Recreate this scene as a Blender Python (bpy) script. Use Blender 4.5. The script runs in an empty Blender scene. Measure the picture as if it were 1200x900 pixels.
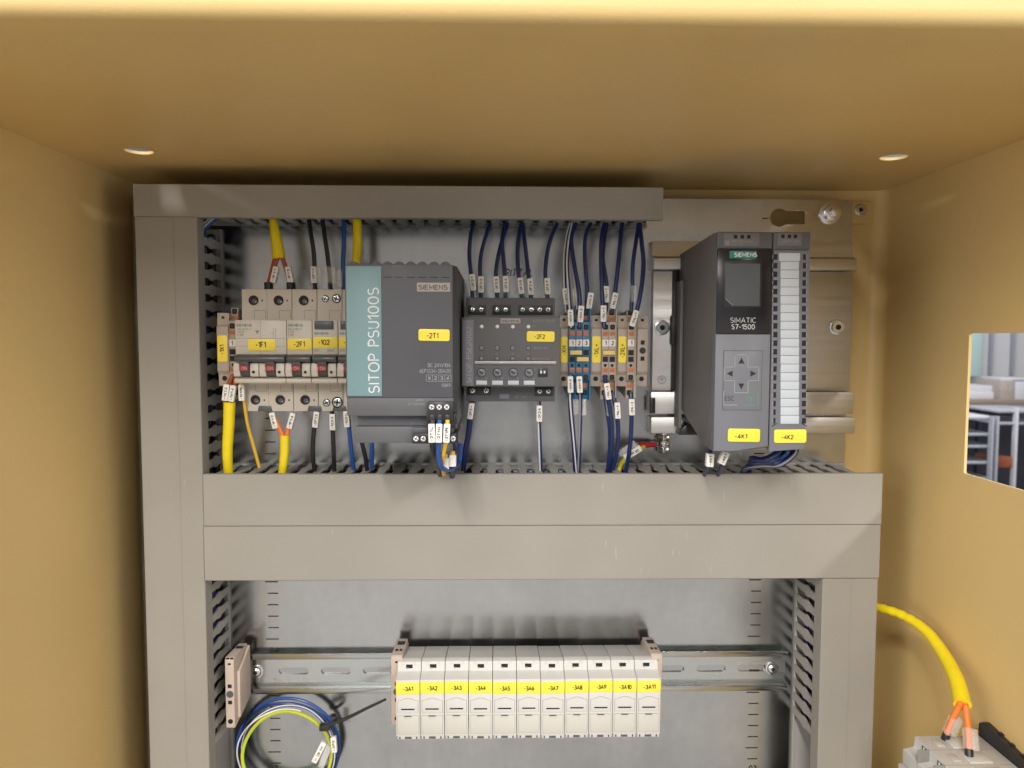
import bpy, bmesh, math, random
from mathutils import Vector, Matrix, Euler

random.seed(7)
SC = bpy.context.scene
COL = SC.collection
R = math.radians
MM = 0.001

# ------------------------------------------------------------------ camera
# Plate front face is world y = 0; d = millimetres in front of it (towards the camera); x right, z up.
F_PX, CAM_D = 890.0, 640.0
YAW, PITCH, ROLL = 1.2, 3.6, 0.15
cd = bpy.data.cameras.new('camera')
cam = bpy.data.objects.new('camera', cd)
COL.objects.link(cam)
cd.sensor_width = 36.0
cd.lens = F_PX / 1200 * 36
cd.clip_start, cd.clip_end = 0.01, 60
cd.dof.use_dof = True
cd.dof.focus_distance = 0.555
cd.dof.aperture_fstop = 14.0
CROT = Matrix.Rotation(R(-YAW), 3, 'Z') @ Matrix.Rotation(R(90 - PITCH), 3, 'X') @ Matrix.Rotation(R(ROLL), 3, 'Z')
cam.matrix_world = Matrix.Translation((0, -CAM_D * MM, 0)) @ CROT.to_4x4()
SC.camera = cam

# ------------------------------------------------------------------ world, lamps, exposure
w = bpy.data.worlds.new('World'); SC.world = w; w.use_nodes = True
w.node_tree.nodes['Background'].inputs[0].default_value = (0.93, 0.95, 1.0, 1)
w.node_tree.nodes['Background'].inputs[1].default_value = 0.13
SC.view_settings.view_transform = 'Standard'
SC.view_settings.look = 'None'
SC.view_settings.gamma = 1
SC.view_settings.exposure = -0.70

def area(name, loc, sx, sy, power, color=(1, .965, .915), aim=None):
    l = bpy.data.lights.new(name, 'AREA'); l.shape = 'RECTANGLE'; l.size = sx; l.size_y = sy
    l.energy = power; l.color = color
    o = bpy.data.objects.new(name, l); COL.objects.link(o); o.location = loc
    if aim is not None:
        o.rotation_euler = (Vector(aim) - Vector(loc)).to_track_quat('-Z', 'Y').to_euler()
    return o
# rows of fluorescent tubes under the hall's ceiling
area('ceiling_tube_row', (-0.5, -4.0, 1.5), 0.16, 4.6, 390)
area('ceiling_tube_row', (1.9, -3.8, 1.5), 0.2, 4.6, 290)
area('ceiling_tube_row', (-2.9, -3.8, 1.5), 0.2, 4.6, 290)
area('ceiling_tube_row', (2.4, 3.2, 1.6), 3.0, 0.4, 130)  # not one of the tube rows: fill lamp added to brighten the far hall wall
# unseen fill panels added either side to brighten the cabinet's walls and ceiling
area('side_fill', (3.6, -2.4, -0.1), 2.4, 1.6, 66, (.96, .98, 1.0), (0, 0, -.2))
area('side_fill', (-3.6, -2.4, -0.1), 2.4, 1.6, 66, (.96, .98, 1.0), (0, 0, -.2))
SC.cycles.blur_glossy = 1.0
SC.cycles.sample_clamp_indirect = 3.0
SC.cycles.caustics_reflective = False
SC.cycles.caustics_refractive = False

# ------------------------------------------------------------------ measuring helper
def at(px, py, d):
    """real-world (x, z) in mm of the photo point px, py on the plane d mm in front of the plate"""
    v = CROT @ Vector(((px - 600) / F_PX, (450 - py) / F_PX, -1))
    t = (CAM_D - d) / v.y
    return v.x * t, v.z * t
def X(px, d, py=430): return at(px, py, d)[0]
def Z(py, d, px=600): return at(px, py, d)[1]
def P(px, py, d):
    x, z = at(px, py, d); return (x, d, z)

# ------------------------------------------------------------------ materials
MATS = {}
def mat(name, col, rough=.5, metal=0., var=.06, scale=60., bump=.0, bscale=900., spec=.5, stretch=None, trans=0., alpha=1., emit=0., coat=0., scuff=0.):
    m = bpy.data.materials.new(name); m.use_nodes = True
    nt = m.node_tree; b = nt.nodes['Principled BSDF']
    tc = nt.nodes.new('ShaderNodeTexCoord'); mp = nt.nodes.new('ShaderNodeMapping')
    nt.links.new(tc.outputs['Object'], mp.inputs['Vector'])
    if stretch: mp.inputs['Scale'].default_value = stretch
    n = nt.nodes.new('ShaderNodeTexNoise'); n.inputs['Scale'].default_value = scale; n.inputs['Detail'].default_value = 5
    nt.links.new(mp.outputs['Vector'], n.inputs['Vector'])
    r = nt.nodes.new('ShaderNodeMapRange'); r.inputs[3].default_value = 1 - var; r.inputs[4].default_value = 1 + var
    r.inputs[1].default_value = .3; r.inputs[2].default_value = .7
    nt.links.new(n.outputs['Fac'], r.inputs[0])
    mx = nt.nodes.new('ShaderNodeVectorMath'); mx.operation = 'SCALE'; mx.inputs[0].default_value = col
    nt.links.new(r.outputs[0], mx.inputs['Scale']); 
    if scuff:
        ma = nt.nodes.new('ShaderNodeMapping'); ma.inputs['Rotation'].default_value = (.3, .5, .2); ma.inputs['Scale'].default_value = (1, 1, .16)
        nt.links.new(tc.outputs['Object'], ma.inputs['Vector'])
        ns = nt.nodes.new('ShaderNodeTexNoise'); ns.inputs['Scale'].default_value = 330; ns.inputs['Detail'].default_value = 1; nt.links.new(ma.outputs['Vector'], ns.inputs['Vector'])
        nl = nt.nodes.new('ShaderNodeTexNoise'); nl.inputs['Scale'].default_value = 9; nl.inputs['Detail'].default_value = 2; nt.links.new(tc.outputs['Object'], nl.inputs['Vector'])
        a1 = nt.nodes.new('ShaderNodeMapRange'); a1.inputs[1].default_value = .73; a1.inputs[2].default_value = .82; a1.inputs[4].default_value = scuff; nt.links.new(ns.outputs['Fac'], a1.inputs[0])
        a2 = nt.nodes.new('ShaderNodeMapRange'); a2.inputs[1].default_value = .50; a2.inputs[2].default_value = .66; nt.links.new(nl.outputs['Fac'], a2.inputs[0])
        a3 = nt.nodes.new('ShaderNodeMath'); a3.operation = 'MULTIPLY'; nt.links.new(a1.outputs[0], a3.inputs[0]); nt.links.new(a2.outputs[0], a3.inputs[1])
        mc = nt.nodes.new('ShaderNodeMix'); mc.data_type = 'RGBA'; nt.links.new(a3.outputs[0], mc.inputs[0]); nt.links.new(mx.outputs[0], mc.inputs[6]); mc.inputs[7].default_value = (.75, .73, .70, 1)
        nt.links.new(mc.outputs[2], b.inputs['Base Color'])
    else: nt.links.new(mx.outputs[0], b.inputs['Base Color'])
    r2 = nt.nodes.new('ShaderNodeMapRange'); r2.inputs[3].default_value = max(rough - .08, .02); r2.inputs[4].default_value = min(rough + .08, 1)
    r2.inputs[1].default_value = .3; r2.inputs[2].default_value = .7
    nt.links.new(n.outputs['Fac'], r2.inputs[0]); nt.links.new(r2.outputs[0], b.inputs['Roughness'])
    b.inputs['Metallic'].default_value = metal
    b.inputs['Specular IOR Level'].default_value = spec
    b.inputs['Coat Weight'].default_value = coat
    if trans: b.inputs['Transmission Weight'].default_value = trans
    if alpha < 1: b.inputs['Alpha'].default_value = alpha
    if emit:
        b.inputs['Emission Color'].default_value = (*col, 1); b.inputs['Emission Strength'].default_value = emit
    if bump:
        n2 = nt.nodes.new('ShaderNodeTexNoise'); n2.inputs['Scale'].default_value = bscale; n2.inputs['Detail'].default_value = 3
        nt.links.new(tc.outputs['Object'], n2.inputs['Vector'])
        bp = nt.nodes.new('ShaderNodeBump'); bp.inputs['Strength'].default_value = bump; bp.inputs['Distance'].default_value = .0004
        nt.links.new(n2.outputs['Fac'], bp.inputs['Height']); nt.links.new(bp.outputs['Normal'], b.inputs['Normal'])
    MATS[name] = m
    return m

mat('ochre_paint', (.675, .484, .205), .42, var=.03, scale=8, bump=.26, bscale=620, scuff=.14)
mat('duct_grey', (.295, .277, .246), .42, var=.035, scale=14, bump=.05, bscale=1500, scuff=.22)
mat('duct_finger_grey', (.36, .345, .32), .45, var=.04, scale=20)
mat('zinc_rail', (.54, .56, .555), .24, metal=1, var=.03, scale=30, stretch=(.2, 1, 2))
mat('aluminium', (.60, .58, .56), .42, metal=1, var=.05, scale=40, stretch=(.06, 1, 8))
mat('steel', (.70, .69, .67), .22, metal=1, var=.06, scale=120)
mat('psu_dark', (.080, .081, .093), .48, var=.05, scale=30, bump=.12, bscale=2200)
mat('psu_step', (.096, .097, .106), .5, var=.05, scale=30, bump=.1, bscale=2200)
mat('plc_grey', (.160, .165, .190), .42, var=.04, scale=25, bump=.08, bscale=2200)
mat('plc_side', (.160, .155, .160), .5, var=.04, scale=25, bump=.08, bscale=2200)
mat('plc_head', (.105, .103, .108), .5, var=.05, scale=25)
mat('gloss_black', (.016, .015, .018), .22, var=.1, scale=20)
mat('screen_glass', (.075, .078, .088), .38, var=.08, scale=20)
mat('teal_print', (.175, .290, .310), .5, var=.03, scale=20)
mat('siemens_teal', (.02, .20, .17), .4, var=.04)
mat('breaker_beige', (.56, .515, .455), .42, var=.03, scale=25, bump=.05)
mat('breaker_beige_back', (.47, .405, .34), .45, var=.03, scale=25)
mat('module_white', (.58, .57, .545), .42, var=.03, scale=25, bump=.05)
mat('module_panel', (.53, .51, .465), .45, var=.03, scale=25)
mat('terminal_beige', (.40, .335, .28), .5, var=.05, scale=40)
mat('clamp_beige', (.50, .41, .345), .5, var=.05, scale=40)
mat('terminal_blue', (.030, .150, .290), .45, var=.05, scale=40)
mat('actuator_orange', (.50, .165, .060), .5, var=.1, scale=200)
mat('tag_yellow', (.90, .71, .065), .38, var=.03, scale=60)
mat('jumper_yellow', (.72, .52, .18), .5, var=.05)
mat('card_white', (.50, .54, .59), .5, var=.02)
mat('marker_white', (.78, .755, .71), .45, var=.05, scale=150)
mat('black_plastic', (.018, .018, .020), .38, var=.15, scale=50)
mat('black_hole', (.006, .006, .007), .7, var=.1)
mat('toggle_grey', (.080, .084, .090), .35, var=.06)
mat('toggle_red', (.42, .035, .035), .4, var=.05)
mat('print_black', (.014, .013, .013), .6, var=.05)
mat('print_grey', (.24, .225, .205), .6, var=.05)
mat('print_white', (.66, .66, .66), .6, var=.05)
mat('print_silver', (.30, .30, .31), .5, var=.05)
mat('print_green', (.06, .30, .14), .6, var=.05)
mat('badge_beige', (.36, .315, .27), .45, var=.04)
mat('wire_navy', (.013, .026, .105), .38, var=.1, scale=90)
mat('wire_blue', (.016, .075, .31), .36, var=.08, scale=90)
mat('wire_black', (.016, .016, .018), .4, var=.15, scale=90)
mat('wire_brown', (.36, .085, .035), .42, var=.1, scale=90)
mat('wire_orange', (.86, .20, .035), .4, var=.06, scale=90)
mat('wire_yellow', (.72, .46, .035), .4, var=.06, scale=90)
mat('wire_lime', (.38, .62, .03), .4, var=.06, scale=90)
mat('wire_white', (.74, .72, .70), .4, var=.04, scale=90)
mat('sheath_yellow', (.84, .66, .012), .42, var=.05, scale=120, bump=.15, bscale=500)
mat('lug_red', (.42, .02, .03), .35, var=.06)
mat('lamp_lens', (.80, .80, .80), .2, var=.03)
mat('room_white', (.72, .74, .80), .8, var=.05, scale=1.2)
mat('room_grey', (.36, .36, .37), .8, var=.3, scale=.9)
mat('room_floor', (.25, .245, .24), .6, var=.15, scale=3)
mat('bench_white', (.66, .68, .76), .5, var=.05)
mat('bench_top', (.30, .24, .20), .6, var=.1)
mat('rack_grey', (.42, .45, .52), .45, var=.1)
mat('rack_dark', (.085, .085, .12), .6, var=.3, scale=4)
mat('carton', (.45, .40, .38), .8, var=.1)
mat('cyan_panel', (.58, .80, .82), .5, var=.06, scale=3)
mat('red_bin', (.34, .10, .05), .5, var=.2, scale=10)

# clear heat-shrink sleeves: a real thin transparent plastic
m = bpy.data.materials.new('clear_sleeve'); m.use_nodes = True; nt = m.node_tree
b = nt.nodes['Principled BSDF']; b.inputs['Base Color'].default_value = (.92, .90, .86, 1); b.inputs['Roughness'].default_value = .12
tb = nt.nodes.new('ShaderNodeBsdfTransparent'); ms = nt.nodes.new('ShaderNodeMixShader'); ms.inputs[0].default_value = .26
nt.links.new(tb.outputs[0], ms.inputs[1]); nt.links.new(b.outputs[0], ms.inputs[2]); nt.links.new(ms.outputs[0], nt.nodes['Material Output'].inputs[0])
MATS['clear_sleeve'] = m

# galvanised sheet: spangle, drawn streaks, scratches
m = bpy.data.materials.new('galvanised'); m.use_nodes = True; nt = m.node_tree
b = nt.nodes['Principled BSDF']; b.inputs['Metallic'].default_value = 1
tc = nt.nodes.new('ShaderNodeTexCoord')
def noise(scale, vec, detail=4):
    n = nt.nodes.new('ShaderNodeTexNoise'); n.inputs['Scale'].default_value = scale; n.inputs['Detail'].default_value = detail
    nt.links.new(vec, n.inputs['Vector']); return n.outputs['Fac']
def mapv(s, rot=(0, 0, 0)):
    q = nt.nodes.new('ShaderNodeMapping'); q.inputs['Scale'].default_value = s; q.inputs['Rotation'].default_value = rot
    nt.links.new(tc.outputs['Object'], q.inputs['Vector']); return q.outputs['Vector']
def rng(v, a, b_, c, d_):
    q = nt.nodes.new('ShaderNodeMapRange'); nt.links.new(v, q.inputs[0])
    for i, k in enumerate((a, b_, c, d_)): q.inputs[i + 1].default_value = k
    return q.outputs[0]
def math2(op, a, c):
    q = nt.nodes.new('ShaderNodeMath'); q.operation = op
    for i, k in enumerate((a, c)):
        if isinstance(k, (int, float)): q.inputs[i].default_value = k
        else: nt.links.new(k, q.inputs[i])
    return q.outputs[0]
spang = noise(110, tc.outputs['Object'], 2)
cloud = noise(14, tc.outputs['Object'], 4)
streak = noise(40, mapv((4, 1, .25)), 3)
scr = noise(90, mapv((.35, 1, 9), (0, R(14), 0)), 2)
val = math2('MULTIPLY', rng(spang, .3, .7, .96, 1.04), rng(cloud, .3, .7, .88, 1.10))
val = math2('MULTIPLY', val, rng(streak, .3, .7, .985, 1.015))
vm = nt.nodes.new('ShaderNodeVectorMath'); vm.operation = 'SCALE'; vm.inputs[0].default_value = (.47, .475, .475)
nt.links.new(val, vm.inputs['Scale']); nt.links.new(vm.outputs[0], b.inputs['Base Color'])
nt.links.new(math2('ADD', rng(spang, .3, .7, .20, .225), rng(cloud, .3, .7, -.05, .06)), b.inputs['Roughness'])
MATS['galvanised'] = m

# ------------------------------------------------------------------ object helpers
ORG = {}
def stamp(o, label=None, cat=None, group=None, kind=None):
    for k, v in (('label', label), ('category', cat), ('group', group), ('kind', kind)):
        if v: o[k] = v
    return o
def thing(name, label, cat, loc=(0, 0, 0), group=None):
    o = bpy.data.objects.new(name, None); COL.objects.link(o)
    o.empty_display_size = .01
    o.location = (loc[0] * MM, -loc[1] * MM, loc[2] * MM); ORG[o.name] = loc
    return stamp(o, label, cat, group)

# ------------------------------------------------------------------ a plain stroke alphabet for printed lettering
def _arc(cx, cy, rx, ry, a0, a1, n=10): return [(cx + rx * math.cos(R(a0 + (a1 - a0) * i / n)), cy + ry * math.sin(R(a0 + (a1 - a0) * i / n))) for i in range(n + 1)]
def _ell(cx, cy, rx, ry, n=16): return _arc(cx, cy, rx, ry, 90, 450, n)
GLY = {
 '0': [_ell(.3, .5, .29, .5)], '1': [[(.06, .76), (.34, 1), (.34, 0)]],
 '2': [_arc(.29, .71, .27, .29, 165, -35) + [(.02, 0), (.58, 0)]],
 '3': [_arc(.27, .75, .25, .25, 155, -85, 9) + _arc(.27, .26, .30, .26, 80, -155, 10)],
 '4': [[(.45, 0), (.45, 1), (.0, .28), (.62, .28)]],
 '5': [[(.54, 1), (.1, 1), (.06, .53)] + _arc(.27, .32, .30, .32, 110, -150, 10)],
 '6': [[(.46, 1), (.06, .45)], _ell(.3, .3, .29, .3)], '7': [[(.0, 1), (.58, 1), (.2, 0)]],
 '8': [_ell(.3, .75, .24, .25), _ell(.3, .25, .29, .26)], '9': [_ell(.3, .7, .29, .3), [(.54, .55), (.14, 0)]],
 'A': [[(0, 0), (.34, 1), (.68, 0)], [(.12, .33), (.56, .33)]],
 'B': [[(.05, 0), (.05, 1), (.3, 1)] + _arc(.32, .76, .22, .24, 90, -90, 6) + [(.3, .52)] + _arc(.32, .26, .26, .26, 90, -90, 6) + [(.05, 0)], [(.05, .52), (.3, .52)]],
 'C': [_arc(.38, .5, .36, .5, 48, 312, 14)], 'D': [[(.05, 0), (.05, 1), (.25, 1)] + _arc(.25, .5, .38, .5, 90, -90, 10) + [(.05, 0)]],
 'E': [[(.52, 1), (.05, 1), (.05, 0), (.52, 0)], [(.05, .52), (.46, .52)]], 'F': [[(.52, 1), (.05, 1), (.05, 0)], [(.05, .5), (.45, .5)]],
 'G': [_arc(.38, .5, .36, .5, 48, 340, 14) + [(.72, .48), (.42, .48)]], 'H': [[(.05, 0), (.05, 1)], [(.6, 0), (.6, 1)], [(.05, .52), (.6, .52)]],
 'I': [[(.06, 0), (.06, 1)]], 'K': [[(.05, 0), (.05, 1)], [(.56, 1), (.07, .42)], [(.2, .58), (.6, 0)]], 'L': [[(.05, 1), (.05, 0), (.5, 0)]],
 'M': [[(.04, 0), (.04, 1), (.39, .25), (.74, 1), (.74, 0)]], 'N': [[(.05, 0), (.05, 1), (.6, 0), (.6, 1)]], 'O': [_ell(.39, .5, .37, .5, 20)],
 'P': [[(.05, 0), (.05, 1), (.32, 1)] + _arc(.32, .73, .25, .27, 90, -90, 7) + [(.05, .46)]], 'Q': [_ell(.39, .5, .37, .5, 20), [(.48, .25), (.78, -.06)]],
 'R': [[(.05, 0), (.05, 1), (.32, 1)] + _arc(.32, .74, .23, .26, 90, -90, 7) + [(.05, .48)], [(.3, .48), (.58, 0)]],
 'S': [_arc(.29, .75, .25, .25, 40, 250, 9) + _arc(.29, .26, .28, .26, 75, -145, 10)], 'T': [[(0, 1), (.6, 1)], [(.3, 1), (.3, 0)]],
 'U': [[(.05, 1), (.05, .3)] + _arc(.32, .3, .27, .3, 180, 360, 10) + [(.59, 1)]], 'V': [[(0, 1), (.32, 0), (.64, 1)]],
 'W': [[(0, 1), (.22, 0), (.44, 1), (.66, 0), (.88, 1)]], 'X': [[(0, 0), (.6, 1)], [(0, 1), (.6, 0)]], 'Y': [[(0, 1), (.3, .5), (.6, 1)], [(.3, .5), (.3, 0)]],
 'm': [[(.04, 0), (.04, .66)] + _arc(.22, .48, .18, .18, 150, 0, 5) + [(.4, 0)], _arc(.58, .48, .18, .18, 170, 0, 5) + [(.76, 0)]],
 'x': [[(0, 0), (.44, .66)], [(0, .66), (.44, 0)]],
 '-': [[(0, .44), (.36, .44)]], '+': [[(0, .5), (.5, .5)], [(.25, .75), (.25, .25)]], '/': [[(0, -.05), (.4, 1.05)]],
 ':': [[(.06, .14), (.06, .26)], [(.06, .58), (.06, .7)]], '.': [[(.06, 0), (.06, .12)]], ' ': []}
def _ribbon(pts, hw):
    """flat band along a polyline, mitred; closed when the ends meet"""
    closed = len(pts) > 3 and math.hypot(pts[0][0] - pts[-1][0], pts[0][1] - pts[-1][1]) < 1e-6
    if closed: pts = pts[:-1]
    n = len(pts); out = []
    for i, p in enumerate(pts):
        def dr(a, b):
            l = math.hypot(b[0] - a[0], b[1] - a[1]) or 1e-9; return ((b[0] - a[0]) / l, (b[1] - a[1]) / l)
        a = dr(pts[i - 1], p) if (i or closed) else None; b = dr(p, pts[(i + 1) % n]) if (i < n - 1 or closed) else None
        a = a or b; b = b or a
        nx, ny = -(a[1] + b[1]), a[0] + b[0]; l = math.hypot(nx, ny) or 1e-9; nx, ny = nx / l, ny / l
        c = max(.5, nx * -b[1] + ny * b[0]); k = hw / c
        out.append(((p[0] + nx * k, p[1] + ny * k), (p[0] - nx * k, p[1] - ny * k)))
    return out, closed

class MB:
    def __init__(s): s.bm = bmesh.new(); s.names = []
    def mi(s, m):
        if m not in s.names: s.names.append(m)
        return s.names.index(m)
    def merge(s, t, m, smooth=True):
        i = s.mi(m)
        bmesh.ops.recalc_face_normals(t, faces=t.faces[:])
        for f in t.faces: f.material_index = i; f.smooth = smooth
        me = bpy.data.meshes.new('tmp'); t.to_mesh(me); t.free(); s.bm.from_mesh(me); bpy.data.meshes.remove(me)
        return s
    @staticmethod
    def v(t, x, d, z): return t.verts.new((x * MM, -d * MM, z * MM))
    def poly(s, rings, m, bev=0, seg=2, smooth=False):
        """rings: two loops of equal length (x,d,z) -> closed prism"""
        t = bmesh.new(); L = [[MB.v(t, *p) for p in r] for r in rings]; n = len(L[0])
        for a, c in zip(L[:-1], L[1:]):
            for i in range(n): t.faces.new((a[i], a[(i + 1) % n], c[(i + 1) % n], c[i]))
        t.faces.new(L[0]); t.faces.new(L[-1][::-1])
        if bev: bmesh.ops.bevel(t, geom=t.edges[:], offset=bev * MM, segments=seg, affect='EDGES', profile=.5, clamp_overlap=True)
        return s.merge(t, m, smooth)
    def box(s, x0, x1, d0, d1, z0, z1, m, bev=0, seg=2):
        a = [(x0, d0, z0), (x1, d0, z0), (x1, d0, z1), (x0, d0, z1)]
        return s.poly([a, [(x, d1, z) for x, _, z in a]], m, bev, seg)
    def prism_x(s, prof, x0, x1, m, bev=0): return s.poly([[(x0, d, z) for d, z in prof], [(x1, d, z) for d, z in prof]], m, bev)
    def prism_z(s, prof, z0, z1, m, bev=0): return s.poly([[(x, d, z0) for x, d in prof], [(x, d, z1) for x, d in prof]], m, bev)
    def prism_d(s, prof, d0, d1, m, bev=0): return s.poly([[(x, d0, z) for x, z in prof], [(x, d1, z) for x, z in prof]], m, bev)
    def cyl(s, c, ax, r, h, m, n=16, r2=None, bev=0, dirv=None):
        """c = base centre, ax in 'xdz', h along +axis"""
        r2 = r if r2 is None else r2
        if dirv is None: dirv = {'x': (1, 0, 0), 'd': (0, 1, 0), 'z': (0, 0, 1)}[ax]
        D = Vector(dirv).normalized(); U = D.orthogonal().normalized(); W = D.cross(U); C = Vector(c)
        rings = []
        for rr, hh in ((r, 0), (r2, h)):
            rings.append([tuple(C + D * hh + (U * math.cos(6.28318 * k / n) + W * math.sin(6.28318 * k / n)) * rr) for k in range(n)])
        return s.poly(rings, m, bev, 2, True)
    def ring(s, c, ax, r_in, r_out, h, m, n=20):
        D = Vector({'x': (1, 0, 0), 'd': (0, 1, 0), 'z': (0, 0, 1)}[ax]); U = D.orthogonal().normalized(); W = D.cross(U); C = Vector(c)
        t = bmesh.new(); L = []
        for rr, hh in ((r_in, 0), (r_out, 0), (r_out, h), (r_in, h)):
            L.append([MB.v(t, *(C + D * hh + (U * math.cos(6.28318 * k / n) + W * math.sin(6.28318 * k / n)) * rr)) for k in range(n)])
        for j in range(4):
            a, c2 = L[j], L[(j + 1) % 4]
            for k in range(n): t.faces.new((a[k], a[(k + 1) % n], c2[(k + 1) % n], c2[k]))
        return s.merge(t, m)
    def dome(s, c, r, h, m, n=16):
        t = bmesh.new(); rows = 4; L = []
        for j in range(rows):
            a = j / rows * math.pi / 2
            L.append([MB.v(t, c[0] + r * math.cos(a) * math.cos(6.28318 * k / n), c[1] + h * math.sin(a), c[2] + r * math.cos(a) * math.sin(6.28318 * k / n)) for k in range(n)])
        top = MB.v(t, c[0], c[1] + h, c[2])
        for a, b2 in zip(L[:-1], L[1:]):
            for k in range(n): t.faces.new((a[k], a[(k + 1) % n], b2[(k + 1) % n], b2[k]))
        for k in range(n): t.faces.new((L[-1][k], L[-1][(k + 1) % n], top))
        t.faces.new(L[0][::-1])
        return s.merge(t, m)
    def tube(s, pts, r, m, n=10):
        """r number or list"""
        pts = [Vector(p) for p in pts]; k = len(pts)
        rs = r if isinstance(r, (list, tuple)) else [r] * k
        t = bmesh.new(); L = []; U = None
        for i, p in enumerate(pts):
            T = (pts[min(i + 1, k - 1)] - pts[max(i - 1, 0)]).normalized()
            if U is None: U = T.orthogonal().normalized()
            U = (U - T * U.dot(T)).normalized(); W = T.cross(U)
            L.append([MB.v(t, *(p + (U * math.cos(6.28318 * j / n) + W * math.sin(6.28318 * j / n)) * rs[i])) for j in range(n)])
        for a, c in zip(L[:-1], L[1:]):
            for j in range(n): t.faces.new((a[j], a[(j + 1) % n], c[(j + 1) % n], c[j]))
        t.faces.new(L[0][::-1]); t.faces.new(L[-1])
        return s.merge(t, m)
    def sheet(s, outer, holes, ax, w0, w1, m):
        """flat sheet with holes; outline in (x,z) for ax d, (x,d) for ax z, (d,z) for ax x"""
        cu = bpy.data.curves.new('tmpc', 'CURVE'); cu.dimensions = '2D'; cu.fill_mode = 'BOTH'
        cu.extrude = abs(w1 - w0) / 2
        for lp in [outer] + holes:
            sp = cu.splines.new('POLY'); sp.points.add(len(lp) - 1); sp.use_cyclic_u = True
            for q, p in zip(sp.points, lp): q.co = (p[0], p[1], 0, 1)
        o = bpy.data.objects.new('tmpo', cu); me = bpy.data.meshes.new_from_object(o)
        t = bmesh.new(); t.from_mesh(me); bpy.data.objects.remove(o); bpy.data.curves.remove(cu); bpy.data.meshes.remove(me)
        c = (w0 + w1) / 2
        for v in t.verts:
            a, b2, h = v.co
            x, d, z = {'d': (a, c + h, b2), 'z': (a, b2, c + h), 'x': (c + h, a, b2)}[ax]
            v.co = (x * MM, -d * MM, z * MM)
        bmesh.ops.remove_doubles(t, verts=t.verts[:], dist=1e-7)
        return s.merge(t, m, smooth=False)
    def text(s, txt, x0, x1, z0, z1, d, m, rot=0, bold=0., rad=0., slant=0.):
        """flat print fitted into a rectangle on the plane d. rot 90 reads bottom to top; rad turns about the centre"""
        strokes = []; pen = 0.
        for ch in txt:
            g = GLY[ch]
            if not g: pen += .5; continue
            lo = min(p[0] for q in g for p in q); hi = max(p[0] for q in g for p in q)
            for q in g: strokes.append([(pen + p[0] - lo + slant * p[1], p[1]) for p in q])
            pen += hi - lo + .24
        if rot == 90: strokes = [[(-y, x) for x, y in q] for q in strokes]
        xs = [p[0] for q in strokes for p in q]; ys = [p[1] for q in strokes for p in q]
        a0, a1, b0, b1 = min(xs), max(xs), min(ys), max(ys)
        hgt = (x1 - x0) if rot == 90 else (z1 - z0)
        if txt in ('-', '+', ':'): hgt = min(hgt, 1.)
        hw = hgt * (.055 + 1.9 * bold)
        sx = (x1 - x0 - 2 * hw) / max(a1 - a0, 1e-6) if a1 - a0 > 1e-6 else 1; sz = (z1 - z0 - 2 * hw) / max(b1 - b0, 1e-6) if b1 - b0 > 1e-6 else 1
        cx, cz = (x0 + x1) / 2, (z0 + z1) / 2; t = bmesh.new()
        if len(txt) == 1: k = (x1 - x0) if rot != 90 else (z1 - z0); sx = min(sx, sz * 1.1) if rot != 90 else sx
        for n_, q in enumerate(strokes):
            rb, closed = _ribbon([((p[0] - (a0 + a1) / 2) * sx, (p[1] - (b0 + b1) / 2) * sz) for p in q], hw)
            V_ = []
            for pair in rb:
                w_ = []
                for u, v in pair:
                    if rad: u, v = u * math.cos(rad) - v * math.sin(rad), u * math.sin(rad) + v * math.cos(rad)
                    w_.append(MB.v(t, cx + u, d + .006 * (n_ % 3), cz + v))
                V_.append(w_)
            for i in range(len(V_) - (0 if closed else 1)):
                a, b2 = V_[i], V_[(i + 1) % len(V_)]; t.faces.new((a[0], a[1], b2[1], b2[0]))
        i = s.mi(m)
        for f in t.faces: f.material_index = i
        me = bpy.data.meshes.new('tmp'); t.to_mesh(me); t.free(); s.bm.from_mesh(me); bpy.data.meshes.remove(me)
        return s
    def mesh(s, name, org):
        for v in s.bm.verts: v.co -= Vector((org[0] * MM, -org[1] * MM, org[2] * MM))
        me = bpy.data.meshes.new(name); s.bm.to_mesh(me); s.bm.free()
        for n in s.names: me.materials.append(MATS[n])
        me.set_sharp_from_angle(angle=R(32))
        return me
    def build(s, name, parent=None, label=None, cat=None, group=None, kind=None, org=None):
        if parent is not None: org = ORG[parent.name]
        elif org is None:
            c = [v.co for v in s.bm.verts]
            org = ((min(q.x for q in c) + max(q.x for q in c)) / 2 / MM, -(min(q.y for q in c) + max(q.y for q in c)) / 2 / MM, min(q.z for q in c) / MM)
        o = bpy.data.objects.new(name, s.mesh(name, org)); COL.objects.link(o)
        if parent is not None: o.parent = parent
        else: o.location = (org[0] * MM, -org[1] * MM, org[2] * MM)
        ORG[o.name] = org
        return stamp(o, label, cat, group, kind)

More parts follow.
